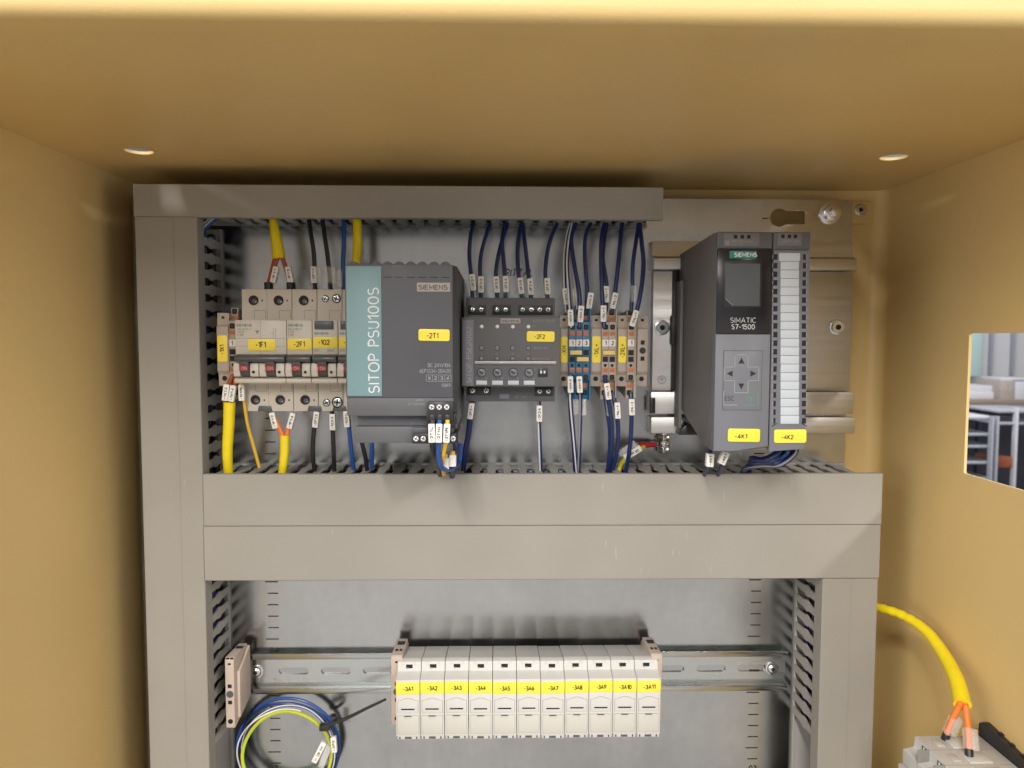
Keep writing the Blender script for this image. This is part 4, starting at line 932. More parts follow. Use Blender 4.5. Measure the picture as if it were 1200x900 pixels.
b.text('ESC', X(850, dk2), X(861, dk2), Z(469.6, dk2, 870), Z(464, dk2, 870), dk2, 'print_black'); b.text('OK', X(876, dk2), X(884.5, dk2), Z(469.6, dk2, 870), Z(464, dk2, 870), dk2, 'print_green')
b.build('key_symbols', fd)
tag(fd, 852.7, 890.2, 502.3, 517.6, dk, '-4K1', tr=(862, 877, 508.3, 514), bold=.018, th=.9)
b = MB(); b.box(x0 - 2.6, x0 - .1, 14, 30, Z(500, 20, 840), Z(330, 20, 840), 'plc_side', .3); b.build('side_catch', cp)
b = MB(); b.box(X(788, 11, 390), X(794, 11, 390), 6.5, 13, Z(458, 10, 790), Z(317, 10, 790), 'black_plastic', .5); b.box(X(786.5, 13, 390), X(794.5, 13, 390), 6.6, 15, Z(404, 12, 790), Z(370, 12, 790), 'black_plastic', .8); b.build('rail_gasket', cp)
b = MB(); 
b.prism_d([(X(792, 20, 500), Z(508, 20)), (X(797, 20, 500), Z(499, 20)), (X(803, 20, 500), Z(494.5, 20)), (X(818, 20, 500), Z(501, 20)), (X(826, 20, 500), Z(508, 20))], 16, 30, 'black_plastic', .8); b.build('lower_latch', cp)

io = thing('input_output_module', 'slim anthracite module with a white labelling strip beside the controller', 'input output module', P(925, 530, 10))
x0, x1 = X(903.6, DC, 400), X(946.5, DC, 400)
b = MB(); b.prism_x([(10, zb + 14), (40, zb + 3), (DC - 30, zb + .8), (DC - 1.5, zb + .8), (DC - 1.5, zt), (DC - 10, zt + .2), (14, zt - 4), (10, zt - 8)], x0, x1 - .2, 'plc_side', .6); b.build('housing', io)
b = MB(); b.prism_d(rrect(x0 + .1, x1, Z(292.6, DC, 925), zt, .8), DC - 2, DC - .4, 'plc_head', .3); b.build('head_panel', io)
b = MB(); b.box(X(911, DC, 280), X(939.5, DC, 280), DC - .5, DC + .1, Z(287.8, DC, 925), Z(273, DC, 925), 'plc_side', .2)
for pxa in (917.4, 925, 932): b.box(X(pxa - 2, DC, 278), X(pxa + 2, DC, 278), DC + .1, DC + .2, Z(279, DC, 925), Z(275, DC, 925), 'black_hole')
b.text('6ES7 521', X(917, DC, 284), X(937, DC, 284), Z(284, DC, 925), Z(281.6, DC, 925), DC + .16, 'print_silver'); b.build('head_label', io)
b = MB(); b.prism_d([(x0 + .15, Z(529, DC, 925)), (x1 - .5, Z(526, DC, 925)), (x1, Z(293.2, DC, 925)), (x0 + .15, Z(293.2, DC, 925))], DC - 10, DC + .7, 'plc_grey', .4); fdo = b.build('front_door', io)
dk = DC + .7
b = MB(); b.box(X(911, dk, 395), X(938.5, dk, 395), dk - .05, dk + .3, Z(499, dk, 925), Z(294.5, dk, 925), 'plc_grey', .1); b.build('strip_holder', fdo)
for k in range(20):
    ya = 296.6 + k * 10.02; xa, xb = X(912.4 if k == 0 else 914.4, dk, ya), X(937.2 if k == 0 else 936, dk, ya)
    b = MB(); b.box(xa, xb, dk + .3, dk + .75, Z(ya + 9.5, dk, 925), Z(ya, dk, 925), 'card_white', .1); b.build('label_card', fdo)
b = MB()
for k in range(20):
    ya = 298 + k * 10.1
    for pxa in (908.6, 942.2):
        b.box(X(pxa - 2.4, dk, ya), X(pxa + 2.4, dk, ya), dk, dk + .12, Z(ya + 6.4, dk, 925), Z(ya, dk, 925), 'black_hole'); sx = -3.4 if pxa < 920 else 2.6
        b.box(X(pxa + sx, dk, ya), X(pxa + sx + .8, dk, ya), dk, dk + .12, Z(ya + 5.4, dk, 925), Z(ya + 1, dk, 925), 'print_silver')
for (pa, ya), (pb, yb) in (((904.5, 499.5), (911, 496)), ((939.5, 496), (945.5, 499.5))):
    A = P(pa, ya, dk + .1); B_ = P(pb, yb, dk + .1); b.tube([A, B_], .3, 'black_hole', 6)
b.build('status_windows', fdo)
tag(fdo, 906.8, 944.4, 503.2, 518.8, dk, '-4K2', tr=(917, 931.5, 509.3, 514.8), bold=.018, th=.9)

# ================================================================== LOWER MODULES
DL, DK = 62., 50.
def clamp_low(px0, px1, label, d, full, py0, py1, mn='clamp_beige'):
    t = thing('end_clamp', label, 'end clamp', P((px0 + px1) / 2, py1, 8), 'beige end clamps on the lower rail')
    x0, x1 = X(px0, d, 800), X(px1, d, 800); za, zb = Z(py0, d), Z(py1, d); L = za - zb
    b = MB(); b.prism_x([(9, zb + 8), (d - 2, zb), (d, zb + .6), (d, za - 2), (d - 2, za), (9, za - 1.5), (9, za - 4), (2, za - 8), (2, zb + 12)], x0, x1 - (2.2 if full else 0), mn, .35); b.build('clamp_body', t)
    if full:
        b = MB(); b.prism_x([(9, zb + 12), (d - 6, zb + 6), (d - 6, za - 14), (9, za - 3)], x1 - 2.25, x1 + .4, mn, .35); b.build('clamp_side', t)
    xm = (x0 + x1 - (2.2 if full else 0)) / 2
    b = MB()
    b.box(xm - 1.2, xm + 1.2, d - .1, d + .08, za - L * .10, za - L * .075, 'black_hole')
    for f in (.40, .63): b.box(xm - 1.6, xm + 1.6, d - .1, d + .08, za - L * f - 1.5, za - L * f + 1.5, 'black_hole')
    b.cyl((xm, d - .1, za - L * .515), 'd', 2.9, .2, 'toggle_grey', 18); b.cyl((xm, d - .1, zb + L * .10), 'd', 2.0, .2, 'black_hole', 16)
    b.build('clamp_holes', t)
    # openings in the sloping head
    b = MB(); b.box(xm - 2.6, xm + 3.4, 16, 28, za - 1.6, za - .9, 'black_hole'); b.box(xm - 2.6, xm - .2, 33, 42, za - 1.2, za - .35, 'black_hole'); b.box(xm + .8, xm + 3.0, 33, 42, za - 1.2, za - .35, 'black_hole'); b.build('head_openings', t)
    return t
clamp_low(264, 277.5, 'beige end clamp alone at the left end of the lower rail', 42, True, 769, 851)
clamp_low(458.5, 471.5, 'beige end clamp left of the white modules', 48, False, 768, 849)
clamp_low(763, 775.5, 'beige end clamp right of the white modules', 48, False, 768, 847)
NM = 11; mod_shift = []
mx0, mx1 = X(463.7, DL, 810), X(774.5, DL, 810); mw = (mx1 - mx0) / NM
zl = lambda py, d: Z(py, d, 620)
for k in range(NM):
    xa, xb = mx0 + mw * k + .22, mx0 + mw * (k + 1) - .22; xm = (xa + xb) / 2
    jd, jq = random.uniform(-.5, .5), random.uniform(-.25, .25)
    t = thing('relay_module', 'slim white module tagged -3A%d in the row of eleven' % (k + 1), 'module', (xm, 8, zl(866, DL)), 'white modules on the lower rail')
    mod_shift.append((t, jd, jq))
    b = MB(); b.prism_x([(8, zl(862, DL) + 3), (DL - 14, zl(862, DL)), (DL, zl(861.5, DL)), (DL, zl(796, DL)), (DK + .5, zl(785, DK)), (DK, zl(774.5, DK)), (DK - 5, zl(770, DK - 5)), (30, zl(770, DK - 5) - 3), (8, zl(770, DK - 5) - 6)], xa, xb, 'module_white', .4); b.build('housing', t)
    b = MB(); za, zb = zl(783.2, DK), zl(777.6, DK); b.box(xm - 2.6, xm + 2.6, DK - .4, DK + .35, za, zb, 'black_hole'); b.box(xm - 2.6, xm - .4, DK + .35, DK + .45, za + .4, za + 1.4, 'steel'); b.build('socket', t)
    b = MB(); zz = zl(773.5, DK - 3)
    for sx in (-5.4, 3.6): b.box(xm + sx, xm + sx + 1.8, DK - 4, DK + .3, zz - 2.0, zz + .4, 'module_white', .25)
    b.build('latch_nubs', t)
    jz = random.choice((-.35, 0, .3)) ; 
    za, zb = zl(812.3, DL) + jz, zl(798.6, DL) + jz
    b = MB(); b.box(xa + .1, xb - .1, DL, DL + .5, za, zb, 'tag_yellow', .12); tg = b.build('label_tag', t)
    b = MB(); w_ = 4.1 if k < 9 else 5.0; zc = (za + zb) / 2 - .3; b.text('-3A%d' % (k + 1), xm - w_ + .2, xm + w_ + .2, zc - 1.85, zc + 1.85, DL + .56, 'print_black', bold=.022, rad=R(random.uniform(-1, 2.5))); b.build('lettering', tg)
    # arched access cover with dark slot
    z0, z1 = zl(834.5, DL), zl(819.8, DL); e0, e1 = xa + 1.1, xb - 1.1
    arc = [(e0, z0), (e1, z0), (e1, z1)] + [(e1 - (e1 - e0) * (.12 + .76 * i / 8), z1 + 1.9 * math.sin(math.pi * i / 8)) for i in range(9)] + [(e0, z1)]
    b = MB(); b.prism_d(arc, DL - .02, DL + .06, 'print_grey')
    arc2 = [(xm + (p - xm) * .965, z0 + .25 + (q - z0) * .955) for p, q in arc]; b.prism_d(arc2, DL + .06, DL + .35, 'module_white', .08); b.build('access_cover', t)
    b = MB(); zz = zl(829.8, DL); b.box(xm - 5.2, xm + 5.2, DL + .3, DL + .45, zz - .55, zz + .55, 'black_hole'); b.build('card_slot', t)
    b = MB(); z0, z1 = zl(858.8, DL), zl(837.6, DL); b.box(e0 - .25, e1 + .25, DL - .02, DL + .05, z0 - .25, z1 + .25, 'print_grey'); b.box(e0, e1, DL + .05, DL + .3, z0, z1, 'module_panel', .1); b.build('lower_door', t)
    b = MB(); zz = zl(838.6, DL); b.box(xm - 2.8, xm + 2.8, DL + .2, DL + 1.2, zz - .8, zz + .1, 'module_white', .2); b.box(xm - 2.8, xm + 2.8, DL + .3, DL + .42, zz + .15, zz + .7, 'black_hole'); b.build('finger_tab', t)
    b = MB(); b.prism_x([(DL - 10, zl(866.5, DL)), (DL - 1.6, zl(866.3, DL)), (DL - 1.0, zl(861.8, DL)), (DL - 10, zl(861.8, DL))], xa + .9, xb - .2, 'module_white', .2)
    zz = zl(864.2, DL); b.box(xm - 2.6, xm + 2.6, DL - 1.5, DL - 1.1, zz - .9, zz + .9, 'toggle_grey')
    for sx in (-7, 6.2): b.box(xm + sx, xm + sx + .9, DL - 1.5, DL - 1.1, zz - .9, zz + .9, 'black_hole')
    b.build('foot', t)

for t, jd, jq in mod_shift: t.location.y -= jd * MM; t.location.z += jq * MM     # seated a touch unevenly

# ================================================================== WIRES
def marker(parent, px, py, d, ang=0., txt='', clear=False, l=12.6, w_=4.3, dep=3.6):
    """printed sleeve, ang in degrees from upright (positive leans its top to the right)"""
    x, _, z = P(px, py, d); a = R(-ang); ca, sa = math.cos(a), math.sin(a)
    def rot(u, v): return (x + u * ca - v * sa, z + u * sa + v * ca)
    pr = [rot(u, v) for u, v in rrect(-w_ / 2, w_ / 2, -l / 2, l / 2, .5, 2)]
    if clear:
        b = MB(); b.prism_d([rot(u, v) for u, v in rrect(-w_ / 2, w_ / 2, -l / 2, l / 2, .5, 2)], d - dep / 2, d + dep / 2, 'clear_sleeve', .4); o = b.build('clear_sleeve', parent)
        return o
    b = MB(); b.prism_d(pr, d - dep / 2, d + dep / 2, 'marker_white', .45); o = b.build('marker_sleeve', parent)
    if txt:
        q = MB(); q.text(txt, x - .95, x + 1.0, z - l * .40, z + l * .34, d + dep / 2 + .07, 'print_black', rot=90, bold=.03, rad=a); q.build('lettering', o)
    return o
def wire(label, pts, r, m, marks=(), group=None, stripe=None, name='control_wire', ferrule=None, sheath_part='insulation'):
    pp = smooth_pts([P(*q) for q in pts], 7)
    t = thing(name, label, 'wire', tuple(pp[-1]), group)
    b = MB(); b.tube(pp, r, m, 10); b.build(sheath_part, t)
    if stripe:
        b = MB(); b.tube([(q[0] - r * .42, q[1] + r * .62, q[2]) for q in pp], r * .5, stripe, 6); b.build('colour_stripe', t)
    for mk in marks: marker(t, *mk)
    if ferrule:
        b = MB(); A = P(*ferrule[0]); B_ = P(*ferrule[1]); b.tube([A, B_], r * 1.25, ferrule[2], 10); b.build('ferrule', t)
    return t

# ---- power cables at the breakers
def cable(label, sheath_pts, sr, conds, marks, ferr, name='power_cable', cm='wire_brown', cr=1.75):
    pp = smooth_pts([P(*q) for q in sheath_pts], 7); t = thing(name, label, 'cable', tuple(pp[0]), 'yellow sheathed power cables')
    n = len(pp); rs = [sr[0] + (sr[1] - sr[0]) * (i / (n - 1)) for i in range(n)]
    b = MB(); b.tube(pp, rs, 'sheath_yellow', 16); b.build('sheath', t)
    for c in conds: b = MB(); b.tube(smooth_pts([P(*q) for q in c], 6), cr, cm, 10); b.build('conductor', t)
    for mk in marks: marker(t, *mk)
    for f0, f1, rr2 in ferr: b = MB(); b.tube([P(*f0), P(*f1)], rr2, 'black_plastic', 12); b.build('ferrule', t)
    return t
cable('yellow cable dropping from the top duct onto the -1F1 breaker', [(320, 258, 38), (322, 272, 40), (325, 288, 41), (327, 303, 41)], (3.0, 5.3),
      [[(323, 300, 41), (320, 312, 41), (315, 332, 41)], [(326, 300, 41), (322, 312, 42), (318, 334, 42)], [(330, 300, 41), (335, 314, 41), (341, 334, 41)]],
      [(322, 322, 43, 14, '-1F1:1'), (339.5, 322, 43, -10, '-1F1:3')], [((315, 331, 42), (315, 345, 42), 3.4), ((341, 331, 42), (341, 345, 42), 3.4)])
cable('yellow cable behind the top left corner of the power supply', [(418.5, 258, 38), (419, 285, 40), (417, 315, 42)], (3.4, 3.9), [], [], [])
cable('thick yellow cable below the -1X1 terminal at the left duct', [(268, 556, 44), (266.5, 530, 50), (268, 500, 54), (269, 471, 55)], (3.6, 4.5),
      [[(266, 474, 55), (264, 462, 56), (270, 446, 57), (273, 440, 56)], [(271, 474, 55), (273, 462, 56), (276, 447, 57), (277, 440, 55)]],
      [(265, 460, 60, 8, '-1X1:2'), (272.5, 461, 59, 10, '-1X1:4')], [])
cable('yellow cable rising from the middle duct to the underside of breaker -1F1', [(330.5, 556, 44), (332, 545, 46), (333.5, 530, 46), (334, 510, 46)], (3.1, 3.9),
      [[(332, 513, 46), (328, 503, 46), (320, 484, 46)], [(336, 513, 46), (338, 503, 46), (344, 484, 46)]],
      [(321, 492.5, 48, -13, '-1F1:2'), (341.5, 493, 48, 16, '-1F1:4')], [], cm='wire_orange')
wire('thin ochre earth wire with white marker left of breaker -1F1', [(304, 548, 40), (297, 522, 44), (290, 496, 50), (286, 470, 54), (282, 446, 55)], 1.3, 'wire_yellow', [(283.5, 460, 58, -1, '-1X1:PE')], 'single wires at the breakers')
for lab, pts, m_, mks in (
    ('black wire from the top duct into the right terminal of -2F1', [(362, 258, 36), (364.5, 275, 40), (368, 300, 42), (369.5, 345, 42)], 'wire_black', [(368, 322, 44, -1, '-2F1:1'), (373.5, 323, 43, -3, '', True)]),
    ('black wire with a clear sleeve from the top duct to breaker -1Q2', [(378, 258, 36), (381, 280, 40), (384.5, 305, 42), (388, 345, 42)], 'wire_black', [(384.5, 322, 44, -4, '', True), (390.5, 323, 43, -5, '', True)]),
    ('blue wire from the top duct beside the upper left corner of the power supply', [(403, 258, 36), (403, 285, 40), (402, 310, 42), (403, 345, 42)], 'wire_blue', [(398.5, 326, 43, -1, '', True)]),
    ('black wire below breaker -2F1 with a grey shaded marker', [(369, 556, 38), (366.5, 530, 43), (368, 505, 46), (372, 478, 46)], 'wire_black', [(370.5, 491.5, 49, 8, '-2F1:2')]),
    ('black wire below breaker -1Q2', [(392, 556, 38), (391, 530, 43), (390, 505, 46), (389, 478, 46)], 'wire_black', [(390, 494.5, 49, -1, '-1Q2:2')]),
    ('blue wire below the right terminal of breaker -1Q2', [(414.5, 550, 38), (411, 522, 43), (409, 500, 46), (407, 478, 46)], 'wire_blue', [(406.5, 491, 49, -3, '-1Q2:N')]),
    ('black wire emerging under the left foot of the power supply', [(430.5, 552, 36), (428, 535, 40), (422, 510, 46)], 'wire_black', []),
    ('bright blue wire under the left foot of the power supply', [(435.5, 548, 36), (436, 530, 40), (436, 508, 46)], 'wire_blue', [])):
    wire(lab, pts, 1.75, m_, mks, 'single wires at the breakers')
# ---- power supply plug
DW = DP + 4
wire('black wire looping down from the power supply plug', [(507, 492, DW), (506.5, 515, DW + 1), (509, 535, DW - 12), (516, 556, 70)], 2.2, 'wire_black', [(506, 507.5, DW + 3, -1, '-2T1:L')], 'wires at the power supply plug')
wire('bright blue wire curling from the power supply plug over the duct edge', [(515, 492, DW), (514.5, 515, DW + 1), (514, 535, DW - 4), (519, 549, DW - 12), (530, 549, DW - 30), (538, 540, 90), (540, 520, 90)], 1.75, 'wire_blue', [(514.5, 507.5, DW + 3, 2, '-2T1:N')], 'wires at the power supply plug')
wire('yellow wire from the right terminal of the power supply plug', [(524.5, 492, DW), (524, 512, DW + 1), (521, 525, DW - 3), (518.5, 540, DW - 12), (520, 556, 80)], 1.5, 'wire_yellow', [(523.5, 507.5, DW + 3, 3, '-2T1:PE')], 'wires at the power supply plug')
wire('dark blue wire behind the small beige plugs below the power supply', [(533, 515, 110), (534, 528, 108), (531, 548, 85), (530, 558, 60)], 2.1, 'wire_navy', [], 'wires at the power supply plug')
for pxa, pya, an, lb in ((522, 543, 6, 'left'), (530.5, 539.5, 3, 'right')):
    x, _, z = P(pxa, pya, 112); t = thing('wire_plug', 'small beige wire plug below the power supply, the %s one' % ('lower left' if lb == 'left' else 'upper right'), 'plug', (x, 112, z - 5), 'beige plugs below the power supply')
    b = MB(); b.box(x - 2.5, x + 2.5, 109, 114, z - 4.4, z + 4.2, 'marker_white', .9); b.build('plug_body', t)
    b = MB(); b.cyl((x, 111.5, z + 4.1), 'z', 1.7, 2.5, 'wire_yellow', 10); b.build('plug_neck', t)
# ---- selectivity module
for lab, pts, mk in (
    ('first navy wire from the left above the fuse module', [(555, 262, 34), (551.5, 277, 40), (550, 300, 43), (552, 322, 46), (554, 352, 48)], (554, 331, 48, -5, '-2F2:1')),
    ('second navy wire from the left above the fuse module', [(574.5, 262, 34), (569, 278, 40), (563.5, 300, 43), (562.5, 322, 46), (564, 352, 48)], (563.7, 333.5, 48, 0, '-2F2:2')),
    ('navy wire crossing right to left above the two middle screws of the fuse module', [(595, 262, 34), (589, 280, 39), (583.5, 302, 43), (581, 324, 46), (583, 352, 48)], (582, 333.5, 48, -5, '-2F2:3')),
    ('navy wire crossing left to right above the two middle screws of the fuse module', [(591.5, 262, 34), (588.5, 282, 42), (590, 303, 44), (591.5, 324, 46), (592.5, 352, 48)], (592.8, 333, 48, -2, '-2F2:4')),
    ('left leg of the inverted V of navy wires above the fuse module', [(611, 262, 34), (607.5, 280, 40), (606.5, 300, 43), (608, 324, 46), (612, 352, 48)], (610.3, 335, 48, -6, '-2F2:5')),
    ('right leg of the inverted V of navy wires above the fuse module', [(612.5, 262, 34), (615, 285, 41), (617.5, 306, 43), (619.5, 325, 46), (622.5, 352, 48)], (621.6, 336, 48, -4, '-2F2:6')),
    ('rightmost navy wire above the fuse module, bowed to the left', [(653, 262, 34), (646, 278, 40), (641, 298, 43), (639, 324, 46), (642, 352, 48)], (641.3, 335.5, 48, -3, '-2F2:7'))):
    wire(lab, pts, 1.62, 'wire_navy', [mk], 'navy wires above the fuse module')
for pxa in (637.5, 552): pass
wire('navy wire leaving the bottom left of the fuse module', [(553.5, 462, 50), (551.5, 480, 52), (549.5, 505, 48), (545, 530, 43), (542.5, 556, 36)], 2.2, 'wire_navy', [(551.8, 481.5, 55, 7, '-2F2:+')], 'wires below the fuse module')
wire('blue and white striped wire below the right screws of the fuse module', [(632, 462, 50), (631.5, 485, 52), (632.5, 515, 46), (634, 556, 36)], 1.55, 'wire_navy', [(632, 484.5, 55, 0, '-2F2:S')], 'wires below the fuse module', stripe='wire_white')
# ---- terminal row, above
G1 = 'navy wires above the terminal row'
wire('leftmost striped wire into blue terminal 1 behind its neighbour', [(668.5, 262, 34), (664, 280, 40), (661.5, 305, 43), (662, 340, 46), (664, 366, 47)], 1.35, 'wire_navy', [(663, 347.5, 48, -8, '-XM:1')], G1, stripe='wire_white')
wire('striped wire with low white marker on blue terminal 1', [(671.5, 262, 36), (667, 282, 43), (665, 310, 47), (667, 345, 51), (670, 384, 55)], 1.35, 'wire_navy', [(668.5, 372.5, 56, -2, '-XM:1')], G1, stripe='wire_white')
wire('striped wire with clear sleeve above blue terminal 2', [(670.5, 262, 35), (668, 282, 40), (671, 312, 43), (675, 340, 46), (677, 366, 47)], 1.35, 'wire_navy', [(674, 348, 48, -6, '', True)], G1, stripe='wire_white')
wire('navy wire with low white marker on blue terminal 2', [(675, 262, 36), (669.5, 280, 42), (673, 310, 46), (679, 345, 51), (679, 384, 55)], 1.6, 'wire_navy', [(680.5, 368, 56, 3, '-XM:2')], G1)
wire('navy wire to blue terminal 3 with a tilted marker', [(692, 262, 36), (686, 278, 42), (685.5, 305, 45), (688, 340, 48), (687, 366, 48)], 1.6, 'wire_navy', [(691.2, 352.5, 50, 8, '-XM:3')], G1)
wire('doubled navy wire with the low marker on the first beige terminal', [(708.5, 262, 36), (705, 280, 43), (704.5, 305, 47), (706, 350, 52), (708, 384, 55)], 1.75, 'wire_navy', [(707, 367.5, 56, 0, '-1XL+:1')], G1)
wire('navy wire with the high marker above the first beige terminal', [(711, 262, 35), (708, 282, 41), (706.5, 305, 44), (711, 335, 47), (710, 366, 48)], 1.6, 'wire_navy', [(710.2, 345, 50, -1, '-1XL+:1')], G1)
wire('navy wire with leaning marker above the second beige terminal', [(729, 262, 35), (727, 282, 42), (724.5, 310, 45), (720.5, 345, 47), (717.5, 366, 48)], 1.7, 'wire_navy', [(719.5, 352.5, 50, 12, '-1XL+:2')], G1)
wire('left navy wire of the pair above the -2XL+ terminal', [(748.5, 262, 35), (745, 285, 42), (741.5, 312, 45), (741, 340, 47), (739.5, 366, 48)], 1.6, 'wire_navy', [(742.3, 344.5, 50, 0, '', True)], G1)
wire('right navy wire of the pair with a strongly leaning marker above the -2XL+ terminal', [(749.5, 262, 36), (752, 285, 44), (754, 312, 48), (749.5, 350, 54), (741, 382, 56)], 1.7, 'wire_navy', [(743, 373, 58, 17, '-2XL+:1')], G1)
# ---- terminal row, below
G2 = 'wires below the terminal row'
wire('white wire with blue stripe hanging from blue terminal 1', [(669, 440, 57), (669, 470, 56), (672.5, 510, 48), (676.5, 556, 36)], 1.35, 'wire_navy', [(668.3, 450.5, 60, -2, '-XM:4')], G2, stripe='wire_white')
wire('navy wire hanging behind the white striped one', [(668, 462, 48), (669, 490, 47), (672, 520, 43), (674, 556, 34)], 1.6, 'wire_navy', [(674.8, 476, 47, -3, '', True)], G2)
wire('grey blue wire hanging from blue terminal 2', [(678.5, 440, 57), (680.5, 470, 55), (679.5, 515, 47), (678, 556, 36)], 1.4, 'wire_navy', [(679, 450.5, 60, -3, '-XM:5'), (683.5, 477, 52, -2, '', True)], G2, stripe='print_silver')
wire('navy wire from the first beige terminal with a tilted marker', [(708.5, 440, 57), (712, 462, 56), (716.5, 495, 51), (716, 530, 43), (712.5, 556, 34)], 1.75, 'wire_navy', [(712, 458.5, 60, -9, '-1XL+:3')], G2)
wire('navy wire behind the tilted marker of the first beige terminal', [(708, 460, 48), (711.5, 480, 50), (715, 510, 46), (713.5, 540, 40), (711, 558, 34)], 1.7, 'wire_navy', [(713.3, 478, 51, -6, '', True)], G2)
wire('navy wire hanging from the second beige terminal', [(718, 460, 48), (722, 480, 50), (724.5, 505, 47), (722.5, 532, 42), (716, 556, 35)], 1.7, 'wire_navy', [(723.5, 481, 52, -4, '-1XL+:4')], G2)
wire('navy wire hanging from the single -2XL+ terminal', [(739, 460, 49), (740, 480, 52), (739.5, 505, 48), (737, 532, 42), (732.5, 556, 35)], 1.7, 'wire_navy', [(740.2, 477, 54, -2, '-2XL+:2')], G2)
# ---- earth wire with red lug
ew = thing('earth_wire', 'yellow green earth wire with red insulated ring lug at the bolt', 'wire', P(740, 545, 20))
b = MB(); pp = smooth_pts([P(724, 558, 34), P(728, 544, 30), P(736, 535, 26), P(748, 527, 20), P(755, 524, 17)], 7); b.tube(pp, 1.9, 'wire_lime', 10); b.build('insulation', ew)
b = MB(); b.tube([(q[0], q[1] + 1.1, q[2] + .6) for q in pp], 1.2, 'wire_yellow', 8); b.build('colour_stripe', ew)
b = MB(); b.tube([P(749, 522.2, 16), P(769, 520.8, 12)], [2.7, 1.9], 'lug_red', 14); b.build('lug_barrel', ew)
x, _, z = P(779, 508, 12); b = MB(); A = P(768, 521, 11); b.tube([A, (x - 4.5, 9, z - 8.5)], 1.0, 'steel', 8); b.ring((x, 9, z - 8.2), 'z', 3.0, 5.4, .8, 'steel'); b.build('ring_tongue', ew)
marker(ew, 741, 530.5, 30, 58, '-PE', False, 16, 5.2); marker(ew, 735, 526, 26, 55, '', True, 17, 5.0)
# ---- bundle under the I/O module
G3 = 'navy wires bunched under the slim module'
pos = ['outermost', 'second outermost', 'third outermost', 'middle', 'fourth innermost', 'third innermost', 'second innermost', 'innermost']
for k in range(8):
    f = k / 7
    pts = [(934 - 3.2 * k, 524, 96 - 4 * (k % 3)), (931 - 3.4 * k, 533 - f, 98 - 4 * (k % 3)), (914 - 2.8 * k, 545 - 7 * f, 96 - 6 * (k % 2)), (893 - 1.6 * k, 546 - 9.5 * f, 84 - 5 * (k % 3)), (874 + .8 * k, 549 - 9 * f, 66), (866.5 + 1.5 * k, 560, 44)]
    wire('%s navy loop of the wire bundle under the slim module' % pos[k], pts, 1.75, 'wire_navy', [], G3, stripe='print_silver' if k == 0 else ('wire_blue' if k % 2 else None))
for pxa, pya, an, lb in ((831.5, 539, 3, 'upright'), (847.5, 536.5, 24, 'tilted')):
    t = wire('navy wire with an %s white marker below the controller' % lb if lb == 'upright' else 'navy wire with a tilted white marker below the controller', [(pxa + 1, 517, 92), (pxa + .6, 530, 92), (pxa - 1.5, 546, 80), (pxa - 9, 562, 46)], 1.6, 'wire_navy', [(pxa, pya, 96, an, '-4K1', False, 9.5, 5.2, 5.0)], 'wires below the controller')
# wires glimpsed in the upper left corner
for k in range(4):
    wire(('lowest', 'second lowest', 'second highest', 'highest')[k] + ' blue wire crossing the upper left corner inside the slotted ducts', [(226, 290 - 4 * k, 30), (238, 270 - 2.4 * k, 30), (250, 258 - 1.5 * k, 32), (262, 250, 36)], 1.7, 'wire_navy' if k % 2 else 'wire_blue', [], 'wires in the upper left duct corner', stripe='wire_white' if k in (0, 2) else None)
# ---- coil in the lower bay
def coil(label, m, r, cx, cz, rad, d, a0, a1, wob, stripe=None, marks=(), sq=1.03):
    n = 60; pts = []
    for i in range(n + 1):
        a = R(a0 + (a1 - a0) * i / n); rr2 = rad + wob * math.sin(2.3 * a + rad)
        pts.append((cx + sq * rr2 * math.cos(a), d + 1.5 * math.sin(3 * a + rad), cz + rr2 * math.sin(a)))
    t = thing('coiled_wire', label, 'wire', (cx, d, cz - rad), 'wires of the tied coil')
    b = MB(); b.tube(pts, r, m, 10); b.build('insulation', t)
    if stripe: b = MB(); b.tube([(q[0] + r * .35 * math.cos(R(a0 + (a1 - a0) * i / n)), q[1] + r * .72, q[2] + r * .35 * math.sin(R(a0 + (a1 - a0) * i / n))) for i, q in enumerate(pts)], r * .42, stripe, 6); b.build('colour_stripe', t)
    for mk in marks: marker(t, *mk)
    return t
ccx, _, ccz = P(336.5, 879, 14)
coil('outer dark blue wire of the tied coil', 'wire_blue', 1.3, ccx, ccz, 42.5, 10, -40, 320, .8)
coil('inner dark blue wire of the tied coil', 'wire_navy', 1.15, ccx + .8, ccz + .4, 40.5, 13, -30, 325, 1.2)
coil('blue wire with a white stripe in the tied coil', 'wire_blue', 1.1, ccx + 1.5, ccz, 38.8, 16, -60, 300, -1.0, 'wire_white', [(374, 881, 22, 27, '-3X', False, 19, 4.6), (381, 886, 22, 22, '', True, 20, 5.0)])
coil('thin white wire of the tied coil', 'wire_white', .65, ccx - .5, ccz, 38.0, 19, 70, 290, .9)
coil('yellow green earth wire of the tied coil', 'wire_lime', 1.45, ccx + 1.8, ccz - .4, 36.3, 20, -50, 300, .9, 'wire_yellow', [(391.5, 872, 26, -4, '-3PE', False, 13, 4.4)])
ct = thing('cable_tie', 'black cable tie around the coil with its tail sticking out to the right', 'cable tie', P(385, 851, 18))
b = MB(); A, B_ = Vector(P(380, 851, 27)), Vector(P(452, 819.5, 34))
pp = smooth_pts([A, A.lerp(B_, .35) + Vector((0, 0, -1.5)), A.lerp(B_, .7) + Vector((0, 0, -.6)), B_], 6); b.tube(pp, [1.7 - .7 * i / (len(pp) - 1) for i in range(len(pp))], 'black_plastic', 8); b.build('tail', ct)
b = MB(); x, _, z = P(382.5, 850.5, 24); b.box(x - 5, x + 3, 22, 29, z - 2.4, z + 2.4, 'black_plastic', .7); b.build('lock_head', ct)
